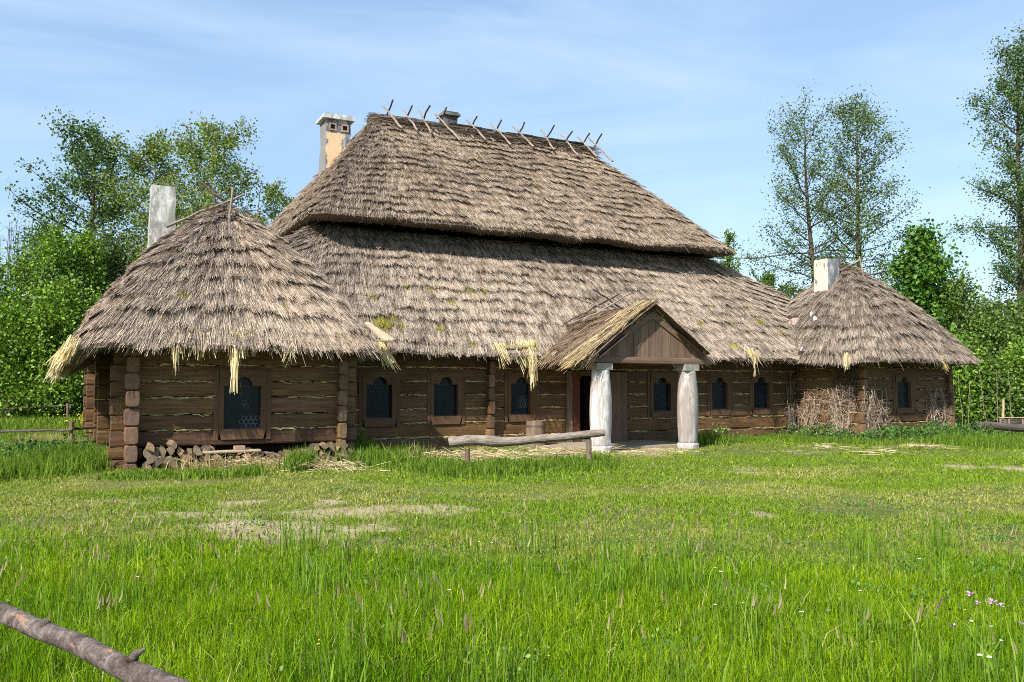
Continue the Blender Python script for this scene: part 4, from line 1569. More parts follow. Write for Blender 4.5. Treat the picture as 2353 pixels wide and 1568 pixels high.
# --- chimneys
def frustum(mb, c, w0, d0, w1, d1, z0, z1, nz=10, wob=.012):
    zs = np.linspace(z0, z1, nz)
    v = []
    for k, z in enumerate(zs):
        f = k / (nz - 1)
        w_, d_ = (w0 + (w1 - w0) * f) / 2, (d0 + (d1 - d0) * f) / 2
        for sx, sy in ((-1, -1), (1, -1), (1, 1), (-1, 1)):
            v.append((c[0] + sx * w_ + rng.normal(0, wob), c[1] + sy * d_ + rng.normal(0, wob), z))
    i, j = np.meshgrid(np.arange(nz - 1), np.arange(4), indexing='ij')
    j2 = (j + 1) % 4
    q = np.stack([i * 4 + j, i * 4 + j2, (i + 1) * 4 + j2, (i + 1) * 4 + j], -1).reshape(-1, 4)
    base = mb.n
    mb.add(v, q)
    mb.loops.append(np.arange(4) + base + (nz - 1) * 4)
    mb.tot.append(np.array([4]))
    mb.mi.append(np.array([0]))


# tall flaking chimney beside the ridge
mc = MB()
frustum(mc, (8.45, 29.6), .92, .80, .88, .76, 7.2, 11.05, wob=.008)
c1 = mc.build('chimney', M['chim_orange'], house)
c1['label'] = 'tall chimney with flaking orange plaster and white cap'
mb = MB()
mb.box((8.45 - .57, 29.6 - .50, 11.052), (8.45 + .57, 29.6 + .50, 11.15))
mb.box((8.45 - .50, 29.6 - .44, 11.152), (8.45 + .50, 29.6 + .44, 11.24))
mb.build('cap', M['cap_white'], c1)
for dx in (-.20, .24):
    mb = MB()
    yf = 29.6 - .385
    for a0, a1, b0, b1 in ((-.13, .13, .08, .13), (-.13, .13, -.13, -.08), (-.13, -.08, -.078, .078), (.08, .13, -.078, .078)):
        mb.box((8.45 + dx + a0, yf - .035, 10.78 + b0), (8.45 + dx + a1, yf + .03, 10.78 + b1))
    fr = mb.build('vent_frame', M['brickish'], c1)
    mb = MB()
    mb.box((8.45 + dx - .078, yf - .012, 10.78 - .078), (8.45 + dx + .078, yf + .02, 10.78 + .078))
    mb.build('vent_hole', M['hole'], c1)
# small chimney behind the ridge
px = atY(1030, 280, 32.0)
mc = MB()
frustum(mc, (px[0], 32.0), .60, .60, .58, .58, 9, 12.72, wob=.006)
c2 = mc.build('chimney', M['chim_grey'], house)
c2['label'] = 'grey chimney just showing behind the ridge'
mb = MB()
mb.box((px[0] - .38, 31.62, 12.722), (px[0] + .38, 32.38, 12.82))
mb.box((px[0] - .32, 31.68, 12.822), (px[0] + .32, 32.32, 12.89))
mb.build('cap', M['cap_grey'], c2)
# left pavilion
p0, p1 = atY(374, 432, 23.0), atY(374, 560, 23.0)
mc = MB()
frustum(mc, (p0[0], 23.0), .70, .62, .54, .5, 3.6, p0[2], wob=.010)
c3 = mc.build('chimney', M['chim_white'], house)
c3['label'] = 'tapering whitewashed chimney of the left pavilion'
# right pavilion
p0 = atY(1898, 598, 21.75)
mc = MB()
frustum(mc, (p0[0] + .02, 21.75), .62, .70, .56, .62, 3.4, p0[2], wob=.010)
c4 = mc.build('chimney', M['chim_right'], house)
c4['label'] = 'peeling orange and grey chimney of the right pavilion'


# ================================================================== THINGS ABOUT THE HOUSE
def split_log_mesh(k):
    """a cleft firewood log, axis along Y, 0.5 long"""
    r = rng.uniform(.085, .125)
    kind = k % 4
    if kind == 0:
        a = np.linspace(math.radians(-52), math.radians(52), 7)
    elif kind == 1:
        a = np.linspace(math.radians(-85), math.radians(85), 9)
    elif kind == 2:
        a = np.linspace(math.radians(-38), math.radians(40), 5)
    else:
        a = np.linspace(math.radians(-65), math.radians(60), 7)
    arc = [(r * math.cos(q) * rng.uniform(.94, 1.05), r * math.sin(q) * rng.uniform(.94, 1.05)) for q in a]
    ctr = (-r * rng.uniform(.05, .25), r * rng.uniform(-.1, .1))
    prof = np.array(arc + [ctr])
    prof -= prof.mean(0)
    L = rng.uniform(.38, .5)
    m = len(prof)
    v = []
    for y, sc in ((0, .96), (.015, 1), (L * .5, rng.uniform(.95, 1.05)), (L, rng.uniform(.9, 1.0))):
        for p in prof:
            v.append((p[0] * sc, y + rng.normal(0, .004), p[1] * sc))
    mb = MB()
    sides_b, sides_c = [], []
    for i in range(3):
        for j in range(m):
            q = (i * m + j, i * m + (j + 1) % m, (i + 1) * m + (j + 1) % m, (i + 1) * m + j)
            (sides_b if j < m - 2 else sides_c).append(q)
    mb.add(v, sides_b, 0)
    base = mb.n - len(v)
    for fl, mi in ((sides_c, 2), ([tuple(range(m))[::-1]], 1), ([tuple(range(3 * m, 4 * m))], 1)):
        for f in fl:
            mb.loops.append(np.array(f) + base)
        mb.tot.append(np.array([len(f) for f in fl]))
        mb.mi.append(np.full(len(fl), mi))
    mats = [M['bark'], M['cut_end'] if k % 3 else M['cut_end_pale'], M['cleft']]
    o = mb.build('firewood_log', mats, None, origin=(0, 0, 0))
    return o


M['cut_end'] = wood('cut_end', (.13, .095, .06), (.32, .235, .15), 1, fine=30, stain=(.10, .075, .05))
M['cut_end_pale'] = wood('cut_end_pale', (.24, .155, .08), (.46, .31, .17), 1, fine=30, stain=(.15, .10, .06))
M['cleft'] = wood('cleft', (.13, .09, .055), (.30, .215, .135), 1, fine=18)
protos = [split_log_mesh(k) for k in range(9)]
used = set()


def put_log(x, y, z, group, label):
    k = int(rng.integers(0, len(protos)))
    if k in used:
        o = dup(protos[k])
    else:
        o = protos[k]
        used.add(k)
    o.location = (x, y, z)
    o.rotation_euler = (rng.normal(0, .05), rng.uniform(0, 6.28), rng.normal(0, .10))
    s = rng.uniform(1.0, 1.3)
    o.scale = (s, s, s)
    tag(o, label, 'firewood', group)


for k in range(9):          # make sure every prototype is used
    pass
def pile_top(x):
    return float(np.interp(x, [1.55, 1.8, 2.5, 2.9, 3.1, 3.9, 4.3, 4.8, 5.2, 5.6, 5.85], [.50, .52, .50, .42, .26, .26, .34, .36, .50, .48, .34]))


for row in range(4):
    x = 1.60 + .08 * (row % 2)
    while x < 5.9:
        z = .07 + row * .136
        if z < pile_top(x) - .04 + rng.normal(0, .02):
            side_ = 'left' if x < 3.6 else 'right'
            put_log(x + rng.normal(0, .012), 18.90 + rng.uniform(-.09, .05), z + rng.normal(0, .010), 'split logs stacked %s under the pavilion window' % side_, 'split firewood log in the %s half of the stack beneath the near pavilion wall' % side_)
        x += .158
for x, y in ((5.6, 18.45), (5.35, 18.55), (4.25, 18.5)):
    put_log(x, y, .07, 'split logs stacked right under the pavilion window', 'split firewood log in the right half of the stack beneath the near pavilion wall')
for p in protos:
    if not p.get('category'):
        bpy.data.objects.remove(p)

# plank on the wood pile, block on the plank
a, b = atY(463, 1040, 18.95), atY(598, 1037, 18.95)
mb = MB()
log(mb, a[:2], b[:2], a[2] - .03, a[2] + .025, .11, bev=.006)
tag(mb.build('plank', [M['plank_pale'], M['plank_pale']], None, origin=((a + b) / 2)), 'pale sawn plank lying on the low middle of the firewood stack', 'plank')
p = atY(550, 1033, 18.98)
mb = MB()
mb.box((p[0] - .115, p[1] - .06, a[2] + .027), (p[0] + .115, p[1] + .06, a[2] + .115))
bl = mb.build('brick', M['brickish'], None, origin=(p[0], p[1], a[2] + .027))
bv = bl.modifiers.new('edge', 'BEVEL'); bv.width = .012; bv.segments = 2
tag(bl, 'pinkish brick standing on the plank below the near window', 'brick')

# the tapered wooden tub by the wall
p = atY(1231, 1008, 21.45)
tub = empty('barrel', (p[0], 21.45, 0), 'weathered grey wooden tub with one hoop standing against the log wall', 'barrel')
mb = MB()
sides = 28
th = np.arange(sides) / sides * 2 * math.pi
mb.lathe((p[0], 21.45, 0), [(.295, 0), (.29, .25), (.272, .55), (.262, .72), (.235, .725), (.235, .62)], sides, wob=.05)
mb.build('staves', M['post'], tub)
mb = MB()
mb.lathe((p[0], 21.45, 0), [(.273, .55), (.281, .552), (.276, .605), (.266, .607)], sides)
mb.build('hoop', M['iron'], tub)

# hitching rail
d0 = atD(1030, 1018, 17.85); d1 = atD(1388, 998, 18.45)
ra = empty('hitching_rail', (d0[0], d0[1], 0), 'weathered bent log laid across two short posts in front of the porch', 'hitching rail')
t = np.linspace(0, 1, 34)
ctrl = np.interp(t, [0, .12, .2, .32, .45, .6, .75, .9, 1], [0, .035, .02, -.04, -.045, -.02, -.01, .02, .03])
pts = d0 + (d1 - d0) * t[:, None]
pts[:, 2] += ctrl
rad = np.interp(t, [0, .02, .2, .27, .4, .7, .95, 1], [.104, .112, .106, .118, .090, .086, .080, .070]) * (1 + .05 * (vn(t * 14, t * 0, 3) - .5))
mb = MB()
mb.tube(pts, rad, 14, 0, mi_cap=1)
mb.build('rail', [M['weathered'], M['log_end']], ra, smooth=False)
for xd, yt, dd in ((1074, 1030, 17.85), (1353, 1008, 18.38)):
    q = atD(xd, yt, dd)
    mb = MB()
    rough_pole(mb, (q[0], q[1], -.15), (q[0], q[1], q[2] - .02), .062, .055, 9, .01)
    mb.build('post', M['post'], ra)

# foreground rail
f0, f1 = atD(-260, 1330, 3.55), atD(560, 1610, 2.25)
g0_, g1_ = atD(0, 1407, 3.0), atD(372, 1570, 2.42)
dv = (g1_ - g0_)
pts = np.array([g0_ + dv * s for s in np.linspace(-1.1, 2.2, 60)])
ww = np.linspace(0, 1, 60)
pts[:, 2] += .004 * np.sin(ww * 17) + .003 * np.sin(ww * 41)
th = np.arange(20)
rad = .0315 * (1 + .16 * (vn(ww * 22, ww * 0, 3) - .5))[:, None] * (1 + .13 * (fbm(ww[:, None] * 26, th[None, :] * .6, 9) - .5))
mb = MB()
mb.tube(pts, rad, 20, 0)
kn = g0_ + dv * .84
mb.tube([kn + np.array([0, 0, .02]), kn + np.array([.012, -.01, .045]), kn + np.array([.035, -.01, .055])], [.018, .012, .005], 7)
kn = g0_ + dv * .33
mb.tube([kn + np.array([0, 0, .015]), kn + np.array([-.01, -.01, .040])], [.022, .012], 7)
nf = empty('pole_fence', (g0_[0], g0_[1], 0), 'flaking bark pole fence crossing the lower left corner', 'fence')
mb.build('rail', M['rail_bark'], nf, smooth=True)
for s_ in (-.75, 2.05):
    q = g0_ + dv * s_
    mb = MB()
    rough_pole(mb, (q[0] + .02, q[1] + .06, -.2), (q[0] + .02, q[1] + .06, q[2] + .06), .05, .045, 9, .01)
    mb.build('post', M['post'], nf)


# rustic fences at the left
def fence(label, posts, rails, loc, rp=.05, rr=.035, mat='weathered_dark', matp='post'):
    e = empty('rail_fence', loc, label, 'fence')
    for p0, p1 in posts:
        mb = MB()
        rough_pole(mb, p0, p1, rp, rp * .9, 8, .02)
        mb.build('post', M[matp], e)
    for p0, p1 in rails:
        mb = MB()
        rough_pole(mb, p0, p1, rr, rr * .85, 7, .012, 14)
        mb.build('rail', M[mat], e)


def gpt(x, y, d):
    p = atD(x, y, d)
    return np.array([p[0], p[1], float(ground_z(p[0], p[1]))])


q = gpt(165, 1040, 21.8)
fence('low rustic fence of two thin dark rails running to the left corner of the house',
      [((q[0], q[1], q[2] - .2), atD(165, 969, 21.8)), ((gpt(-120, 1040, 21.8)) - np.array([0, 0, .2]), atD(-120, 978, 21.8))],
      [(atD(-140, 996, 21.7), atD(166, 988, 21.7)), (atD(166, 986, 21.85), atD(228, 982, 22.6)), (atD(-140, 1027, 21.7), atD(166, 1018, 21.7)), (atD(166, 1019, 21.85), atD(230, 1014, 22.6))], q, .062, .036)
q = gpt(15, 960, 36)
fence('far thin fence of single rails before the bushes at the left', [(gpt(x, 960, 36) - np.array([0, 0, .2]), atD(x, yt, 36)) for x, yt in ((15, 920), (156, 927), (-110, 914))],
      [(atD(-130, 936, 36), atD(15, 940, 36)), (atD(15, 940, 36), atD(170, 931, 36))], q, .06, .03)

# right side: thick log bench, low pole fence, boarded bin
b0, b1 = atD(2238, 978, 28.5), atD(2420, 986, 29.5)
e = empty('log_bench', (b0[0], b0[1], 0), 'thick grey log resting on a post right of the house', 'log bench')
mb = MB()
tt = np.linspace(0, 1, 20)
pts = b0 + (b1 - b0) * tt[:, None]
pts[:, 2] += .02 * np.sin(tt * 9)
mb.tube(pts, .13 * (1 + .10 * (vn(tt * 9, tt * 0, 5) - .5)), 12, 0, mi_cap=1)
mb.build('rail', [M['weathered_dark'], M['log_end']], e)
for xd in (2276, 2400):
    q = atD(xd, 985, 28.8)
    mb = MB()
    rough_pole(mb, (q[0], q[1], -.1), (q[0], q[1], q[2] - .05), .075, .07, 8, .01)
    mb.build('post', M['post'], e)
q = gpt(2230, 1000, 31)
fence('low fence of lying poles between short stakes at the right edge', [(gpt(x, 1000, 31) - np.array([0, 0, .2]), atD(x, yt, 31)) for x, yt in ((2203, 958), (2310, 965), (2395, 965))],
      [(atD(2185, 988, 31), atD(2410, 996, 31)), (atD(2195, 992, 31.1), atD(2410, 1000, 31.1)), (atD(2240, 984, 31.2), atD(2410, 986, 31.2)), (atD(2230, 998, 31), atD(2410, 1006, 31))], q, .05, .05)
e0 = gpt(2325, 985, 32.5)
e = empty('board_bin', e0, 'dark boarded bin with pale corner stakes behind the log bench', 'bin')
l, r_ = atD(2297, 962, 32.5), atD(2400, 966, 33.2)
mb = MB()
for j in range(3):
    z0 = l[2] - .30 + j * .10
    log(mb, l[:2], r_[:2], z0, z0 + .093, .02, bev=.005)
mb.build('side_boards', [M['weathered_dark'], M['log_end']], e)
mb = MB()
log(mb, l[:2], r_[:2], l[2] + .005, l[2] + .04, .05, bev=.005)
mb.build('top_board', [M['plank_pale'], M['plank_pale']], e)
for xd in (2299, 2319, 2350, 2390):
    q = atD(xd, 962, 32.4)
    mb = MB()
    rough_pole(mb, (q[0], q[1], 0), (q[0], q[1], q[2] - .01), .035, .03, 6, .01)
    mb.build('stake', M['stick'], e)
q = gpt(2304, 985, 33.5)
mb = MB()
rough_pole(mb, q, atD(2306, 918, 33.5), .05, .045, 7, .01)
tag(mb.build('stake', M['plank_pale'], None, origin=q), 'pale upright stake behind the boarded bin', 'stake')

# canes in front of the right-hand bushes
for i, (x0, y0, x1, y1) in enumerate([(2213, 985, 2202, 860), (2224, 985, 2228, 880), (2268, 985, 2250, 850), (2293, 985, 2290, 850), (2326, 985, 2316, 850)]):
    q = gpt(x0, y0, 33 + .2 * (i % 4))
    mb = MB()
    rough_pole(mb, q, atD(x1, y1, 33 + .2 * (i % 4)), .014, .007, 5, .03)
    tag(mb.build('dry_cane', M['stick'], None, origin=q), 'thin dry cane standing before the bushes at the right', 'cane', 'dry canes before the right bushes')


# dry vines on the right pavilion
def vine(label, axis, fixed, centre, width, z0, z1, nstem, ntwig, pale=1.0, cat='vine'):
    mb = MB()
    def pt(a, z, o):
        return (a, fixed - o, z) if axis == 0 else (fixed - o, a, z)
    cols = [(.38, .29, .21), (.28, .205, .145), (.47, .38, .29), (.20, .145, .10)]
    ends = []
    for k in range(nstem):
        a = centre + rng.normal(0, width * .5)
        o = rng.uniform(.03, .12)
        n = 12
        top = z0 + (z1 - z0) * rng.uniform(.55, 1.05)
        P = []
        da = rng.normal(0, .02)
        for i in range(n):
            z = z0 + (top - z0) * i / (n - 1)
            a += da + rng.normal(0, .025)
            o = np.clip(o + rng.normal(0, .02), .02, .22)
            P.append(pt(a, z, o))
            ends.append((a, z, o))
        mb.tube(P, np.linspace(.016, .007, n), 4, 0, np.array(cols[rng.integers(0, 4)]) * pale, cap=False)
    for k in range(ntwig):
        a, z, o = ends[rng.integers(0, len(ends))]
        n = 6
        ang = rng.uniform(0, 6.28)
        st = rng.uniform(.03, .09)
        P = []
        for i in range(n):
            P.append(pt(a, z, max(.02, o)))
            ang += rng.normal(0, .75)
            a += math.cos(ang) * st
            z += math.sin(ang) * st - .01
            o += rng.normal(.004, .02)
        mb.tube(P, np.linspace(.008, .004, n), 3, 0, np.array(cols[rng.integers(0, 4)]) * pale, cap=False)
    org = pt(centre, max(z0, 0), .0)
    o = mb.build('dry_vine', M['straw'], None, origin=org)
    tag(o, label, cat)


vine('leafless pale vine at the left of the side wall of the right pavilion', 1, 22.86, 21.3, .5, .0, 1.5, 16, 300)
vine('leafless pale vine in the middle of the side wall of the right pavilion', 1, 22.86, 20.35, .55, .0, 1.75, 20, 420)
vine('leafless vine over the log ends at the corner of the right pavilion', 0, 19.20, 23.05, .28, .0, 1.7, 16, 320, .95)
vine('grey leafless vine hanging left of the small window of the right pavilion', 0, 19.33, 23.75, .35, .0, 1.6, 14, 330, .85)
vine('tangled leafless vine between the small window and the far corner', 0, 19.33, 26.5, .75, .0, 1.75, 22, 620)
vine('dark vine climbing to the eave beside the corner of the right pavilion', 1, 22.86, 19.9, .45, 1.4, 2.6, 12, 260, .30)
vine('brown vine in the dim corner where the long wall meets the right pavilion', 0, 22.08, 22.55, .25, .0, 2.2, 14, 260, .55)

# chips of plaster fallen onto the thatch
bpy.context.view_layer.update()
dg = bpy.context.evaluated_depsgraph_get()
for i, (x, y, s, wd_, lab) in enumerate([(1864, 722, .11, .6, 'white plaster chip on the right roof, upper one of the two below the chimney'), (1873, 733, .10, 1, 'white plaster chip on the right roof, lower one of the two below the chimney'),
                                         (1846, 804, .10, 1.3, 'white plaster chip lying low in the roof valley near the eave'), (1829, 740, .15, 1.9, 'long pinkish plaster chip lying in the upper roof valley'),
                                         (1815, 743, .10, 1.3, 'small pinkish plaster chip at the left end of the long one in the valley')]):
    r = Vector(ray(x, y)).normalized()
    hit, loc, nrm, *_ = S.ray_cast(dg, Vector((0, 0, EYE)), r)
    if not hit: continue
    n = 9
    a = np.arange(n) / n * 6.28
    rr = s * rng.uniform(.65, 1.1, n)
    top = np.stack([rr * np.cos(a) * wd_, rr * np.sin(a) * .2, rr * np.sin(a) * .9], -1)
    # lie along the roof: tilt towards the viewer
    v = np.concatenate([top + np.array([0, -.03, .02]), top * .97 + np.array([0, .02, -.02])])
    mb = MB()
    f = [tuple(range(n)), tuple(range(n, 2 * n))[::-1]] + [(k, n + k, n + (k + 1) % n, (k + 1) % n) for k in range(n)]
    mb.add(v, f)
    o = mb.build('plaster_chip', M['white_chip'] if i < 3 else M['pink_chip'], None, origin=(0, 0, 0))
    o.location = loc - r * .05
    tag(o, lab, 'plaster chip')


# ================================================================== TREES AND BUSHES
def leaf_quads(mb, C, size, col, droop=.0, mi=0):
    n = len(C)
    a = rng.normal(size=(n, 3))
    a[:, 2] -= droop
    a /= np.linalg.norm(a, axis=1)[:, None]
    b = np.cross(a, rng.normal(size=(n, 3)))
    b /= np.linalg.norm(b, axis=1)[:, None] + 1e-9
    s = (size * rng.uniform(.6, 1.3, n))[:, None]
    V = np.stack([C - a * s * .5, C + b * s * .36 - a * s * .05, C + a * s * .5, C - b * s * .36 - a * s * .05], 1).reshape(-1, 3)
    mb.add(V, np.arange(n)[:, None] * 4 + np.array([[0, 1, 2, 3]]), mi, np.repeat(col, 4, 0))


RIGHT = np.array([CT, -ST, 0])
FWD = np.array([ST, CT, 0])


def leafcol(n, kind):
    P = {'alder': [(.070, .135, .038), (.105, .185, .045), (.050, .105, .034), (.15, .23, .055)],
         'aldersparse': [(.095, .160, .045), (.130, .205, .055), (.17, .245, .07), (.07, .125, .04)],
         'birch': [(.135, .205, .035), (.185, .26, .040), (.10, .165, .032), (.22, .285, .06)],
         'bright': [(.125, .245, .018), (.185, .32, .024), (.080, .165, .016), (.235, .36, .045)],
         'mix': [(.105, .195, .026), (.150, .245, .034), (.07, .135, .024), (.19, .28, .05)],
         'dark': [(.055, .10, .022), (.085, .135, .03), (.10, .12, .04), (.04, .075, .018)],
         'maple': [(.065, .165, .018), (.095, .215, .022), (.045, .115, .015), (.15, .28, .035)],
         'far': [(.05, .085, .025), (.07, .11, .03), (.04, .065, .022)]}[kind]
    return pal(n, P, None, .16)


def tree(name, label, cat, xd, d, top_y, kind, Rm, prof, hb=.3, nb=34, e0=10, e1=55, lean=(0, 0), trunk_r=.16, ntw=6, nleaf=26, lsize=.13, droop=0.0, jit=.14, bark_='bark', group=None, curve=0.0, hang=0.0, skip=None):
    g = gpt(xd, 950, d)
    H = EYE + (892 - top_y) / F * d - g[2]
    root = empty(name, g, label, cat, group)
    tm, lm = MB(), MB()
    n = 16
    t = np.linspace(0, 1, n)
    wob = np.cumsum(rng.normal(0, .05, (n, 2)), 0)
    wob -= wob[0]
    off = lean[0] * t + curve * (t * (1 - t) * 4)
    tp = g[None] + np.stack([0 * t, 0 * t, H * t], -1) + RIGHT[None] * (off + wob[:, 0] * .8)[:, None] + FWD[None] * (lean[1] * t + wob[:, 1])[:, None]
    tr = trunk_r * (1 - t) ** .8 + .012
    tp[0, 2] -= .2
    tm.tube(tp, tr, 8, 0)
    tz = np.linspace(0, 1, n)
    C = []
    for k in range(nb):
        f = ((k + rng.random()) / nb) ** .92
        h = hb + (1 - hb) * f
        p = np.array([np.interp(h, tz, tp[:, c]) for c in range(3)])
        L = Rm * prof(f) * rng.uniform(.72, 1.12)
        if L < .15: L = .15
        az = k * 2.39996 + rng.normal(0, .35)
        el = math.radians(e0 + (e1 - e0) * f + rng.normal(0, 7))
        if skip and skip(f, az): continue
        m = 6
        P = [p]
        dirv = np.array([math.cos(az) * math.cos(el), math.sin(az) * math.cos(el), math.sin(el)])
        for i in range(m - 1):
            P.append(P[-1] + dirv * L / (m - 1))
            dirv = dirv + rng.normal(0, .10, 3) + np.array([0, 0, .05 - hang * .16])
            dirv /= np.linalg.norm(dirv)
        P = np.array(P)
        r0 = min(.055, np.interp(h, tz, tr) * .55) * (.5 + .5 * L / Rm)
        tm.tube(P, np.linspace(r0, .010, m), 5, 0, cap=False)
        for j in range(max(2, int(round(ntw * (.25 + 1.25 * L / Rm))))):
            s = rng.uniform(.22, 1.0)
            q = np.array([np.interp(s, np.linspace(0, 1, m), P[:, c]) for c in range(3)])
            dv = (P[-1] - P[0]) / (L + 1e-6) * .7 + rng.normal(0, .6, 3) + np.array([0, 0, .15 - hang])
            dv /= np.linalg.norm(dv)
            l2 = (.20 + .28 * L / (1 + .25 * L)) * rng.uniform(.5, 1.25)
            tw = np.array([q, q + dv * l2 * .5 + rng.normal(0, .03, 3), q + dv * l2 - np.array([0, 0, hang * l2 * .6])])
            tm.tube(tw, [.010, .008, .004], 3, 0, cap=False)
            nl = rng.poisson(nleaf)
            u = rng.random(nl) ** .8
            c = tw[0] + (tw[2] - tw[0]) * u[:, None] + rng.normal(0, jit, (nl, 3)) * (.4 + u[:, None])
            if hang:
                c[:, 2] -= rng.random(nl) ** 1.5 * hang * .55
            C.append(c)
    C = np.concatenate(C)
    cc = vn(C[:, 0] * 1.3, C[:, 2] * 1.3 + C[:, 1], 3)[:, None]
    leaf_quads(lm, C, lsize, leafcol(len(C), kind) * (.8 + .4 * cc), droop)
    tm.build('trunk', M[bark_], root)
    lm.build('crown', M['leaf'], root)


pr_alder = lambda f: .55 + .45 * math.sin(math.pi * min(1, .25 + f * .75)) if f < .55 else max(.10, (1 - f) * 1.55 + .12)
pr_cone = lambda f: max(.08, (1 - f) ** .75)
pr_oval = lambda f: max(.15, math.sin(math.pi * (.12 + .84 * f)) ** .8)

wide = lambda p, a=1.9: (lambda f: max(.12, min(1, (1 - f) * a) ** p) * rng.uniform(.62, 1.15))
tree('alder_tree', 'dark green layered alder behind the hedge at the far left', 'tree', 207, 46, 312, 'alder', 4.5, wide(.42, 1.5), hb=.26, nb=66, e0=-2, e1=48, trunk_r=.22, ntw=9, nleaf=30, lsize=.16, lean=(-.2, 0), jit=.24)
tree('birch_tree', 'yellow-green drooping birch just right of the alder', 'tree', 335, 45, 312, 'birch', 3.5, wide(.45, 1.9), hb=.32, nb=54, e0=8, e1=52, trunk_r=.16, ntw=8, nleaf=40, lsize=.14, hang=.8, bark_='bark_birch', lean=(.0, 0), jit=.2)
tree('birch_tree', 'tallest drooping birch rising behind the left chimney', 'tree', 462, 43, 285, 'birch', 4.2, wide(.42, 1.8), hb=.28, nb=70, e0=8, e1=52, trunk_r=.20, ntw=8, nleaf=38, lsize=.14, hang=.9, bark_='bark_birch', lean=(.05, 0), jit=.2)
tree('birch_tree', 'birch sprays leaning out to the right between the two left roofs', 'tree', 535, 44, 412, 'birch', 2.4, lambda f: .35 + .65 * f, hb=.50, nb=26, e0=15, e1=25, trunk_r=.12, ntw=7, nleaf=34, lsize=.14, hang=.9, bark_='bark_birch', lean=(1.2, 0), skip=lambda f, az: math.cos(az + TH) < -.1)

tree('alder_tree', 'thin leafed leaning alder left of the tall pair on the right', 'tree', 1913, 52, 266, 'aldersparse', 6.0, wide(.45, 1.35), hb=.27, nb=64, e0=-6, e1=45, trunk_r=.23, ntw=10, nleaf=22, lsize=.135, lean=(-1.35, 0), curve=-.35, jit=.3, skip=lambda f, az: math.cos(az + TH) > .45 and rng.random() < .6)
tree('alder_tree', 'straight upright alder right of the leaning one behind the right roof', 'tree', 1994, 53, 244, 'aldersparse', 5.2, wide(.45, 1.25), hb=.25, nb=78, e0=-2, e1=50, trunk_r=.24, ntw=10, nleaf=27, lsize=.135, lean=(-.2, 0), jit=.3)
tree('alder_tree', 'tall dark alder cut off by the right edge of the photo', 'tree', 2345, 50, 118, 'alder', 4.0, lambda f: (.50 + .5 * (.5 + .5 * math.sin(f * 19)) * (1 - f ** 6)) * rng.uniform(.6, 1.1), hb=.18, nb=92, e0=-2, e1=52, trunk_r=.27, ntw=9, nleaf=36, lsize=.14, lean=(.25, 0), jit=.28)
tree('maple_tree', 'bright green broad leaved young tree beside the right pavilion roof', 'tree', 2125, 43, 548, 'maple', 2.5, wide(.6, 1.8), hb=.12, nb=50, e0=20, e1=70, trunk_r=.10, ntw=9, nleaf=36, lsize=.22, lean=(-.1, 0), jit=.28)
tree('small_tree', 'thin small tree with bare upper twigs behind the right slope of the big roof', 'tree', 1685, 50, 536, 'mix', 2.0, lambda f: .9 * (1 - f) ** .8 + .1, hb=.35, nb=30, e0=25, e1=75, trunk_r=.08, ntw=7, nleaf=14, lsize=.16)
tree('small_tree', 'low leafy tree top showing in the dip between the main roof and the right roof', 'tree', 1765, 56, 642, 'mix', 2.2, pr_oval, hb=.35, nb=26, e0=15, e1=60, trunk_r=.08, ntw=7, nleaf=22, lsize=.17)


def bush(label, xd, d, top_y, hw, kind, nleaf=8500, lsize=.15, ncl=130, name='leafy_bush', round_=.55, twigs=12):
    g = gpt(xd, 950, d)
    H = EYE + (892 - top_y) / F * d - g[2]
    R = hw * d / F
    root = empty(name, g, label, 'bush')
    tm, lm = MB(), MB()
    u = rng.random(ncl)
    f = .04 + .96 * u                             # height fraction
    prof = np.sqrt(np.clip(1 - np.clip((f - round_) / (1 - round_), 0, 1) ** 2, .02, 1)) * (.80 + .2 * np.clip(f / .25, 0, 1))
    az = rng.uniform(0, 6.28, ncl)
    rad = R * prof * np.sqrt(rng.uniform(.15, 1.0, ncl)) * rng.uniform(.75, 1.2, ncl)
    K = g + np.stack([rad * np.cos(az), rad * np.sin(az), H * f * rng.uniform(.9, 1.04, ncl)], -1)
    # upright leaders
    for k in range(twigs):
        a0 = rng.uniform(0, 6.28)
        q = g + np.array([math.cos(a0) * R * .25, math.sin(a0) * R * .25, -.1])
        kk = K[rng.integers(0, ncl)]
        tm.tube([q, (q + kk) / 2 + rng.normal(0, .12, 3), kk, kk + np.array([rng.normal(0, .1), rng.normal(0, .1), .35])], [.035, .025, .014, .005], 5, 0, cap=False)
    idx = rng.integers(0, ncl, nleaf)
    cr = rng.uniform(.16, .42, ncl)
    C = K[idx] + rng.normal(0, 1, (nleaf, 3)) * cr[idx][:, None] * np.array([1, 1, 1.25])
    C = C[C[:, 2] > g[2] + .02]
    cc = rng.uniform(.58, 1.35, ncl)[idx][: len(C)][:, None]
    leaf_quads(lm, C, lsize, leafcol(len(C), kind) * cc, .1)
    tm.build('stem', M['bark'], root)
    lm.build('foliage', M['leaf'], root)


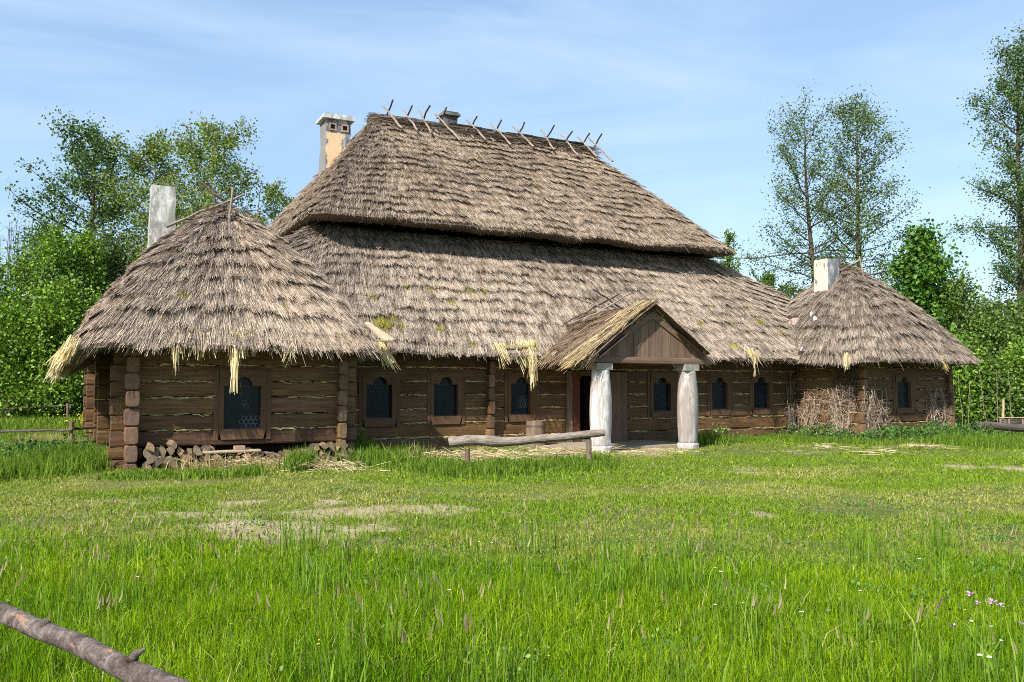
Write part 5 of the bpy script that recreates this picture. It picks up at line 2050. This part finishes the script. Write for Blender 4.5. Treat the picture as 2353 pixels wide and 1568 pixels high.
BL = [(-45, 38, 590, 75, 'bright', 'bright green bush at the very left edge behind the far fence'), (48, 41, 572, 62, 'mix', 'mid green bush second from the left edge, set back'),
      (112, 39, 528, 48, 'bright', 'tallest pointed bright green bush in the left hedge'), (186, 40, 540, 46, 'bright', 'bright green bush whose top stands under the alder crown'),
      (246, 42, 568, 48, 'dark', 'dull green bush with brownish top left of the near roof'), (312, 43, 575, 48, 'dark', 'dull bush seen directly beside the left chimney foot'),
      (25, 37, 690, 70, 'bright', 'low bright green bush in front of the left hedge, nearest the edge'), (130, 37, 660, 62, 'bright', 'low bright green bush in front of the tallest hedge bush'),
      (215, 38, 700, 42, 'bright', 'low bush just left of the drooping corner of the thatch')]
for x, d, ty, hw, kd, lb in BL:
    bush(lb, x, d, ty, hw, kd, 9500 if kd == 'bright' else 7500, .15)
BR = [(2072, 47, 668, 55, 'mix', 'green bush directly behind the right pavilion roof'), (2212, 42, 640, 40, 'mix', 'upright bush left of the trunk of the right edge alder'),
      (2282, 41, 715, 50, 'mix', 'bush around the foot of the right edge alder'), (2372, 40, 700, 55, 'mix', 'bush cut by the right edge of the photo'),
      (2205, 37, 800, 42, 'bright', 'low bush beside the far corner of the right pavilion'), (2275, 37, 835, 50, 'mix', 'low dim bush behind the canes and the log bench'), (2352, 37.5, 815, 48, 'bright', 'low bush behind the boarded bin')]
for x, d, ty, hw, kd, lb in BR:
    bush(lb, x, d, ty, hw, kd, 7500, .15)


# leafless brush over the left hedge
g = gpt(60, 950, 45)
mb = MB()
for k in range(60):
    H = EYE + (892 - rng.uniform(500, 575)) / F * 45 - g[2]
    a = g + RIGHT * rng.normal(0, 1.3) + FWD * rng.normal(0, .5)
    b = a + np.array([rng.normal(0, .25), rng.normal(0, .25), H])
    mid = (a + b) / 2 + rng.normal(0, .12, 3)
    mb.tube([a, mid, b], [.03, .02, .006], 4, 0, cap=False)
    for j in range(6):
        q = mid + (b - mid) * rng.random()
        mb.tube([q, q + np.array([rng.normal(0, .3), rng.normal(0, .3), rng.uniform(.2, .6)])], [.010, .004], 3, 0, cap=False)
tag(mb.build('bare_shrub', M['stick_dark'], None, origin=g), 'leafless purplish brush standing up behind the left hedge', 'bush')

# distant woods closing the horizon
mb = MB()
n = 42000
la = rng.uniform(-75, 80, n)
dd = rng.uniform(72, 100, n)
top = 5.5 + 5 * fbm(la * .11, dd * .05, 17) + 2.5 * vn(la * .5, dd * .1, 18)
zz = top * rng.random(n) ** .6
X, Y = ld2w(la * dd / 80, dd)
C = np.stack([X, Y, zz + ground_z(X, Y)], -1)
leaf_quads(mb, C, .75, leafcol(n, 'far') * (.7 + .5 * vn(la * .8, zz * .6, 5))[:, None], .1)
tag(mb.build('distant_woods', M['leaf']), 'low dark line of distant woods behind the house', 'woods', kind='stuff')

# broad leaved weeds along the foot of the right wall and by the left fence
mb = MB()
for x, y, wx, wy, n, h in [(1660, 1000, 60, 5, 700, .30), (1760, 996, 60, 5, 900, .42), (1850, 1000, 60, 6, 1600, .45), (1950, 1008, 70, 6, 2200, .40), (2060, 1008, 80, 6, 2400, .40), (2150, 1008, 50, 7, 1500, .55), (2200, 1005, 50, 7, 1200, .4),
                           (90, 1060, 60, 14, 1600, .45), (160, 1065, 40, 14, 900, .5), (825, 1036, 14, 6, 260, .75), (1640, 1006, 20, 4, 300, .4)]:
    dd = EYE * F / (y - 892.)
    d1 = EYE * F / (y + wy - 892.)
    la = (x - CX) / F * dd + rng.normal(0, .6, n) * wx / F * dd
    d = dd + rng.normal(0, .7, n) * abs(dd - d1)
    X, Y = ld2w(la, d)
    k = ~in_house(X, Y)
    X, Y = X[k], Y[k]
    hh = h * (.25 + 1.1 * vn(X * 2.2, Y * 2.2, 40)) * rng.random(len(X)) ** .7
    leaf_quads(mb, np.stack([X, Y, ground_z(X, Y) + hh], -1), .085, pal(len(X), [(.06, .14, .025), (.09, .19, .03), (.13, .24, .04), (.05, .11, .035)]), -.2)
# low broad leaves (clover, dock, dandelion) among the meadow grass
for k in range(260):
    la0, d0 = wedge(1, 4.0, 14, .70)
    n = int(rng.integers(14, 60))
    sp_ = rng.uniform(.06, .28)
    la, d = la0 + rng.normal(0, sp_, n), d0 + rng.normal(0, sp_, n)
    X, Y = ld2w(la, d)
    top_ = .16 if d0[0] < 8 else .05
    leaf_quads(mb, np.stack([X, Y, ground_z(X, Y) + rng.uniform(.01, top_, n)], -1), rng.uniform(.02, .038), pal(n, [(.085, .19, .03), (.13, .25, .04), (.17, .28, .06), (.07, .15, .04)]), -.2)
tag(mb.build('leafy_weeds', M['leaf']), 'low leafy weeds growing along the foot of the walls and scattered in the meadow', 'weeds', kind='stuff')
# yellow flowering patch beyond the left fence
mb = MB()
n = 900
q = gpt(268, 960, 33)
X = q[0] + rng.normal(0, .75, n); Y = q[1] + rng.normal(0, .8, n)
k = ~in_house(X, Y)
X, Y = X[k], Y[k]
leaf_quads(mb, np.stack([X, Y, ground_z(X, Y) + rng.uniform(.15, .55, len(X))], -1), .07, pal(len(X), [(.70, .52, .03), (.62, .45, .02), (.12, .22, .03), (.78, .62, .08)]))
tag(mb.build('yellow_flowers', M['leaf']), 'yellow flowering patch beside the rear log ends at the left', 'flowers', kind='stuff')


# ------------------------------------------------------------------ single wild flowers
def petal_mat(name, c):
    m, nt_, b = new_mat(name, .6, .2)
    n = noise(nt_, coords(nt_, (1, 1, 1)), 60, 2, .5)
    nt_.links.new(ramp(nt_, n, [(.3, tuple(.8 * x for x in c)), (.7, c)]), b.inputs['Base Color'])
    return m


def flower(kind):
    P = {'white': ((.85, .85, .82), 9, .017, (.75, .55, .05)), 'yellow': ((.85, .58, .02), 5, .013, (.7, .45, .02)), 'pink': ((.62, .32, .58), 11, .032, (.35, .2, .3))}[kind]
    if kind + '_petal' not in M:
        M[kind + '_petal'] = petal_mat(kind + '_petal', P[0])
        M[kind + '_eye'] = petal_mat(kind + '_eye', P[3])
    nm = {'white': 'daisy', 'yellow': 'buttercup', 'pink': 'ragged_pink_flower'}[kind]
    e = empty(nm, (0, 0, 0), 'x', 'flower')
    mb = MB()
    mb.tube([(0, 0, 0), (.01, 0, .2), (.0, .01, .40)], [.0028, .0022, .002], 5)
    mb.build('stem', M['stem'], e)
    mb = MB()
    for k in range(P[1]):
        a = k / P[1] * 6.283 + rng.normal(0, .1)
        up = .35 if kind != 'pink' else rng.uniform(-.2, .9)
        u = np.array([math.cos(a), math.sin(a), up]); u /= np.linalg.norm(u)
        s = np.array([-math.sin(a), math.cos(a), 0])
        r = P[2] * rng.uniform(.85, 1.15)
        w_ = r * (.42 if kind != 'pink' else .20)
        c = np.array([0, .01, .40])
        mb.add([c, c + u * r * .6 - s * w_, c + u * r, c + u * r * .6 + s * w_], np.array([[0, 1, 2, 3]]))
    mb.build('petals', M[kind + '_petal'], e)
    mb = MB()
    mb.lathe((0, .01, .398), [(.001, 0), (.006, .002), (.005, .006), (.001, .008)], 8)
    mb.build('flower_centre', M[kind + '_eye'], e)
    return e


M['stem'] = simple('flower_stem', (.10, .19, .04))
FL = {'white': [(1640, 1308), (1652, 1306), (1660, 1310), (1633, 1387), (1107, 1244), (1118, 1247), (1032, 1366), (1850, 1405), (1700, 1386), (2283, 1465), (2222, 1420), (2300, 1440), (2258, 1490), (2275, 1498), (255, 1222), (318, 1335), (2172, 1300), (2120, 1288), (2000, 1355)],
      'yellow': [(746, 1484), (770, 1487), (551, 1445), (528, 1452), (1433, 1490), (1237, 1518), (2222, 1400), (1610, 1380), (1370, 1345), (1980, 1470), (1598, 1395)],
      'pink': [(2243, 1362), (2254, 1372), (2247, 1385), (2302, 1390), (2345, 1432), (2205, 1440)]}
for kd, pts_ in FL.items():
    pr = flower(kd)
    for i, (x, y) in enumerate(pts_):
        o = pr if i == 0 else dup(pr)
        s = rng.uniform(.8, 1.15)
        hh = .40 * s
        k = (EYE - hh) / (-(ray(x, y)[2]))
        r = ray(x, y)
        X, Y = r[0] * k, r[1] * k
        o.location = (X, Y, float(ground_z(X, Y)))
        o.rotation_euler = (rng.normal(0, .08), rng.normal(0, .08), rng.uniform(0, 6.28))
        o.scale = (s * .72, s * .72, s) if kd != 'pink' else (s * .95, s * .95, s)
        lab = {'white': 'small white daisy on a thin stem in the tall foreground grass', 'yellow': 'small yellow buttercup on a thin stem in the foreground grass', 'pink': 'ragged lilac pink flower on a tall stem at the lower right'}[kd]
        tag(o, lab, 'flower', {'white': 'white daisies in the grass', 'yellow': 'yellow buttercups in the grass', 'pink': 'lilac pink flowers at the lower right'}[kd])
